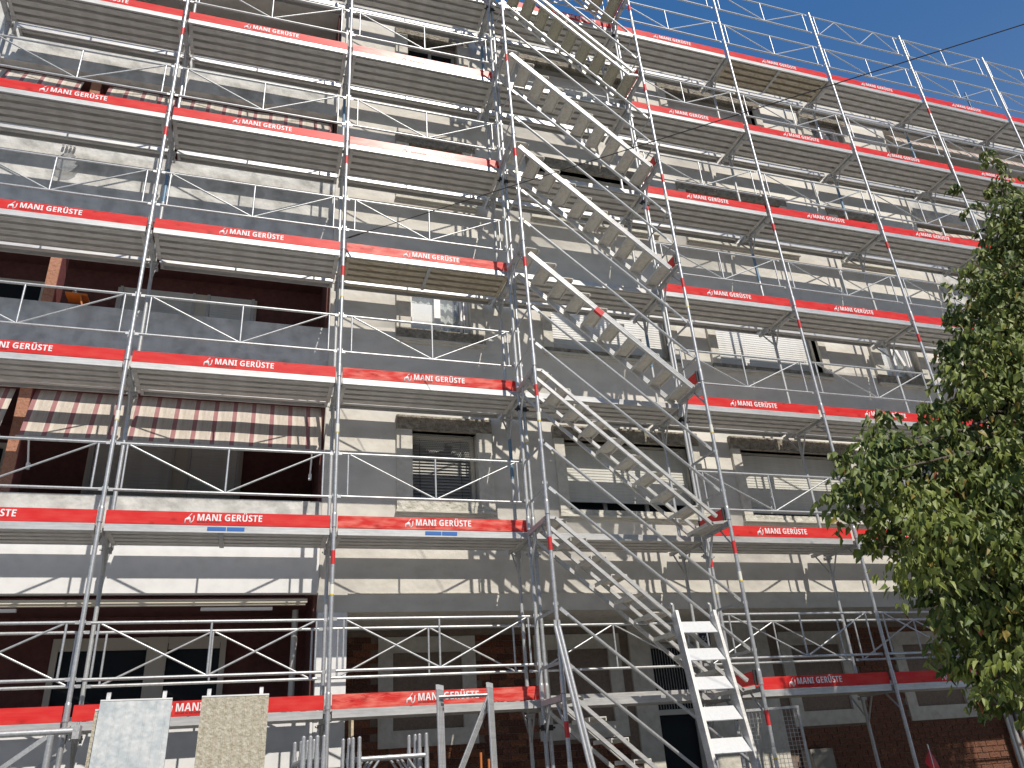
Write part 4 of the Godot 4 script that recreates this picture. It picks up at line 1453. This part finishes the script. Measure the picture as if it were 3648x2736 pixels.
func build_tree() -> void:
	var r := RandomNumberGenerator.new()
	r.seed = 77
	# outline of the crown's face towards the street, metres, at z = 4.0
	var o := [5.99, 3.52, 6.33, 3.92, 6.42, 4.22, 6.42, 4.45, 6.57, 4.52, 6.71, 4.36, 6.93, 4.54, 7.11, 4.46, 7.33, 4.40, 7.53, 4.58, 7.80, 4.70, 7.91, 5.28, 8.12, 5.51, 8.39, 5.89, 8.48, 6.19, 8.70, 6.50, 8.93, 6.44, 9.29, 6.88, 9.06, 7.24, 9.00, 7.60, 9.22, 7.54, 9.37, 7.23, 9.64, 7.62, 9.80, 8.17, 10.13, 8.58, 10.17, 8.24, 10.12, 7.72, 10.30, 7.46, 10.56, 7.09, 12.50, 9.40, 15.00, 9.60, 15.20, 7.40, 13.00, 5.60, 11.00, 4.00, 9.40, 2.60, 8.60, 1.80, 7.41, 1.70, 7.16, 1.87, 7.01, 2.08, 6.87, 2.19, 6.68, 2.30, 6.88, 2.58, 6.62, 2.77, 6.50, 2.96, 6.31, 3.07, 6.47, 3.30, 6.26, 3.38]
	var poly := PackedVector2Array()
	for k in range(0, o.size(), 2): poly.append(Vector2(o[k], o[k + 1]))
	var t := thing("street_tree", "broad-leaved street tree with drooping green leaves in front of the right-hand scaffold", "tree", Vector3.ZERO)
	var base := Vector3(10.2, 0, 4.0)
	var st := st_new()
	var trunk := [base, Vector3(10.15, 1.6, 4.0), Vector3(10.05, 3.0, 4.0), Vector3(10.0, 4.4, 4.0), Vector3(10.2, 5.8, 4.0), Vector3(10.5, 7.2, 4.0)]
	var rad := [0.21, 0.18, 0.16, 0.13, 0.09, 0.05]
	for k in 5: tube(st, trunk[k], trunk[k + 1], rad[k], rad[k + 1], 14)
	obj("trunk", st, M.bark, t)
	# leaf clumps
	var clumps := []
	var y := 1.5
	while y < 10.0:
		var x := 5.4
		while x < 15.2:
			var p := Vector2(x + r.randf_range(-0.12, 0.12), y + r.randf_range(-0.12, 0.12))
			if Geometry2D.is_point_in_polygon(p, poly):
				var d := 9.0
				for k in poly.size():
					var c := Geometry2D.get_closest_point_to_segment(p, poly[k], poly[(k + 1) % poly.size()])
					d = minf(d, c.distance_to(p))
				var many := 1 if d < 0.25 else 2
				if d > 0.6: many = 3
				for m in many:
					var dz := r.randf_range(-1.0, 1.0) * (0.10 + 0.65 * minf(1.0, d / 1.0))
					var q := Vector3(p.x - dz * 1.0, p.y - dz * 0.42, 4.0 + dz)
					if d > 0.04: clumps.append([q, clampf(d * 0.75, 0.10, 0.27)])
			x += 0.225
		y += 0.225
	# the larger street-side half of the crown, right of the picture
	for k in 330:
		var dir := Vector3(r.randfn(), r.randfn(), r.randfn()).normalized() * pow(r.randf(), 0.4)
		clumps.append([Vector3(11.0, 6.3, 6.4) + dir * Vector3(2.1, 1.9, 1.1), 0.27])
	# limbs
	st = st_new()
	for c in clumps:
		if r.randf() > 0.30: continue
		var q: Vector3 = c[0]
		var k := clampi(int((q.y - 0.4) / 1.6), 1, 4)
		var a: Vector3 = trunk[k].lerp(trunk[mini(k + 1, 5)], r.randf())
		var mid := a.lerp(q, 0.55) + Vector3(0, 0.25 + r.randf() * 0.25, r.randf_range(-0.15, 0.15))
		var rr := 0.012 + 0.010 * a.distance_to(q) * 0.6
		tube(st, a, mid, rr, rr * 0.6, 7)
		tube(st, mid, q, rr * 0.6, 0.004, 6)
	obj("branches", st, M.bark, t)
	var shapes := []
	for k in 6: shapes.append(leaf_shape(r))
	var verts := PackedVector3Array()
	var cols := PackedColorArray()
	var nn := noise(17, 0.5, 2)
	var singles := 0
	for ci in clumps.size():
		var c: Vector3 = clumps[ci][0]
		var rad_c: float = clumps[ci][1]
		var n := int(14 + 185.0 * rad_c)
		var tone := nn.get_noise_3dv(c * 2.0)
		var tdir := Vector3.ZERO
		var tlen := 0.0
		for k in n:
			if k % 7 == 0:                 # a new twig
				tdir = Vector3(r.randfn() - 0.35, r.randfn() * 0.7 + 0.15, r.randfn() + 0.2).normalized()
				tlen = rad_c * r.randf_range(0.8, 1.5)
			var u := (0.25 + 0.75 * float(k % 7) / 6.0)
			var dir := (tdir + Vector3(r.randfn(), r.randfn(), r.randfn()) * 0.22).normalized()
			var p := c + dir * tlen * u + Vector3(0, -0.22 * tlen * u * u, 0)
			var s := r.randf_range(0.055, 0.112)
			# leaves hang: tip points outward and down
			var out := Vector3(tdir.x * 0.7 + r.randfn() * 0.45, -0.75 - r.randf() * 0.6, tdir.z * 0.6 + r.randfn() * 0.4).normalized()
			var up := Vector3(r.randfn() * 0.8, 0.55, 0.25 + r.randfn() * 0.8).normalized()
			var side := up.cross(out).normalized()
			up = out.cross(side).normalized()
			var bs := Basis(side * s, up * s, out * s)
			var g := clampf(0.5 + tone * 0.8 + r.randfn() * 0.22, 0.0, 1.0)
			var col := Color(0.050, 0.085, 0.014).lerp(Color(0.19, 0.225, 0.042), g)
			if r.randf() < 0.035: col = Color(0.22, 0.17, 0.035)
			if r.randf() < 0.006: col = Color(0.20, 0.07, 0.02)
			if singles < 260 and k == 0 and p.z > 3.6 and seen(p, 0.99):
				singles += 1
				var ls := st_new()
				var sh: PackedVector3Array = shapes[k % 6]
				for v in sh:
					ls.set_color(col)
					ls.add_vertex(bs * v + p)
				ls.generate_normals()
				obj("leaf", ls, M.leaf, t)
				continue
			for v: Vector3 in shapes[(k + ci) % 6]:
				verts.append(bs * v + p)
				cols.append(col)
	var norms := PackedVector3Array()
	norms.resize(verts.size())
	for i in range(0, verts.size(), 3):
		var nrm := (verts[i + 2] - verts[i]).cross(verts[i + 1] - verts[i]).normalized()
		norms[i] = nrm
		norms[i + 1] = nrm
		norms[i + 2] = nrm
	var arr := []
	arr.resize(Mesh.ARRAY_MAX)
	arr[Mesh.ARRAY_VERTEX] = verts
	arr[Mesh.ARRAY_NORMAL] = norms
	arr[Mesh.ARRAY_COLOR] = cols
	var am := ArrayMesh.new()
	am.add_surface_from_arrays(Mesh.PRIMITIVE_TRIANGLES, arr)
	am.surface_set_material(0, M.leaf)
	var o2 := MeshInstance3D.new()
	o2.name = "crown"
	o2.mesh = am
	o2.set_meta("kind", "stuff")
	t.add_child(o2)
	print("clumps ", clumps.size(), " leaf tris ", verts.size() / 3)

# ------------------------------------------------------------------ scene
func _ready() -> void:
	rng.seed = 4711
	var cam := Camera3D.new()
	cam.name = "camera"
	cam.position = Vector3(1.6125, 1.7007, 9.2267)
	cam.rotation_degrees = Vector3(26.2576, -19.3521, -4.2741)
	cam.fov = 52.05
	cam.far = 400.0
	cam.near = 0.05
	add_child(cam)
	cam_xf = cam.transform

	var sky_m := ProceduralSkyMaterial.new()
	sky_m.sky_top_color = Color(0.165, 0.335, 0.53)
	sky_m.sky_horizon_color = Color(0.76, 0.81, 0.85)
	sky_m.sky_curve = 0.20
	sky_m.ground_bottom_color = Color(0.30, 0.29, 0.27)
	sky_m.ground_horizon_color = Color(0.45, 0.45, 0.44)
	sky_m.sun_angle_max = 1.0
	var sky := Sky.new()
	sky.sky_material = sky_m
	var env := Environment.new()
	env.background_mode = Environment.BG_SKY
	env.sky = sky
	env.background_energy_multiplier = 1.0
	env.ambient_light_source = Environment.AMBIENT_SOURCE_SKY
	env.tonemap_mode = Environment.TONE_MAPPER_LINEAR
	env.tonemap_exposure = 1.48
	env.sdfgi_enabled = true
	env.ssao_enabled = true
	env.ssil_enabled = true
	var we := WorldEnvironment.new()
	we.name = "world_environment"
	we.environment = env
	add_child(we)

	var sun := DirectionalLight3D.new()
	sun.name = "sun"
	sun.light_energy = 0.98
	sun.light_color = Color(1.0, 0.965, 0.915)
	sun.light_angular_distance = 0.5
	sun.shadow_enabled = true
	add_child(sun)
	sun.look_at_from_position(Vector3.ZERO, Vector3(-0.23, -1.05, -1.0), Vector3.UP)

	make_materials()
	print("materials")
	# ---- ground
	var st := st_new()
	bx(st, Vector3(-120, -0.5, -60), Vector3(140, -0.13, 120))
	struct("road", st, M.asphalt)
	st = st_new()
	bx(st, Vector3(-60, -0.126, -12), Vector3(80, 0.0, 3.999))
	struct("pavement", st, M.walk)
	st = st_new()
	bx(st, Vector3(-60, -0.126, 4.0), Vector3(80, 0.002, 16.6))
	struct("added_forecourt", st, M.pavement)  # unseen pale ground, added to bounce sunlight up under the decks
	# unseen house row opposite, added to block low sky from the ground floor
	var opp := thing("added_house_row", "long unseen row of grey houses added across the street behind the viewer", "building", Vector3(0, 0, 26))
	st = st_new()
	bx(st, Vector3(-50, -0.125, 0), Vector3(70, 9.0, 12))
	obj("wall", st, M.surround, opp)
	st = st_new()
	bx(st, Vector3(-50.4, 9.001, -0.4), Vector3(70.4, 9.3, 12.4))
	obj("roof", st, M.roof, opp)
	for k in 24:
		for f in 3:
			st = st_new()
			bx(st, Vector3(-46 + k * 4.8, 1.4 + f * 2.9, -0.02), Vector3(-44.4 + k * 4.8, 2.9 + f * 2.9, -0.005))
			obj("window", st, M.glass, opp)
	st = st_new()
	bx(st, Vector3(-60, -0.125, 16.601), Vector3(80, 0.004, 16.75))
	struct("kerb", st, M.kerb)

	build_building()
	print("building")
	build_awnings()
	build_scaffold()
	print("scaffold")
	build_tower()
	build_loose()
	build_tree()
	print("done")
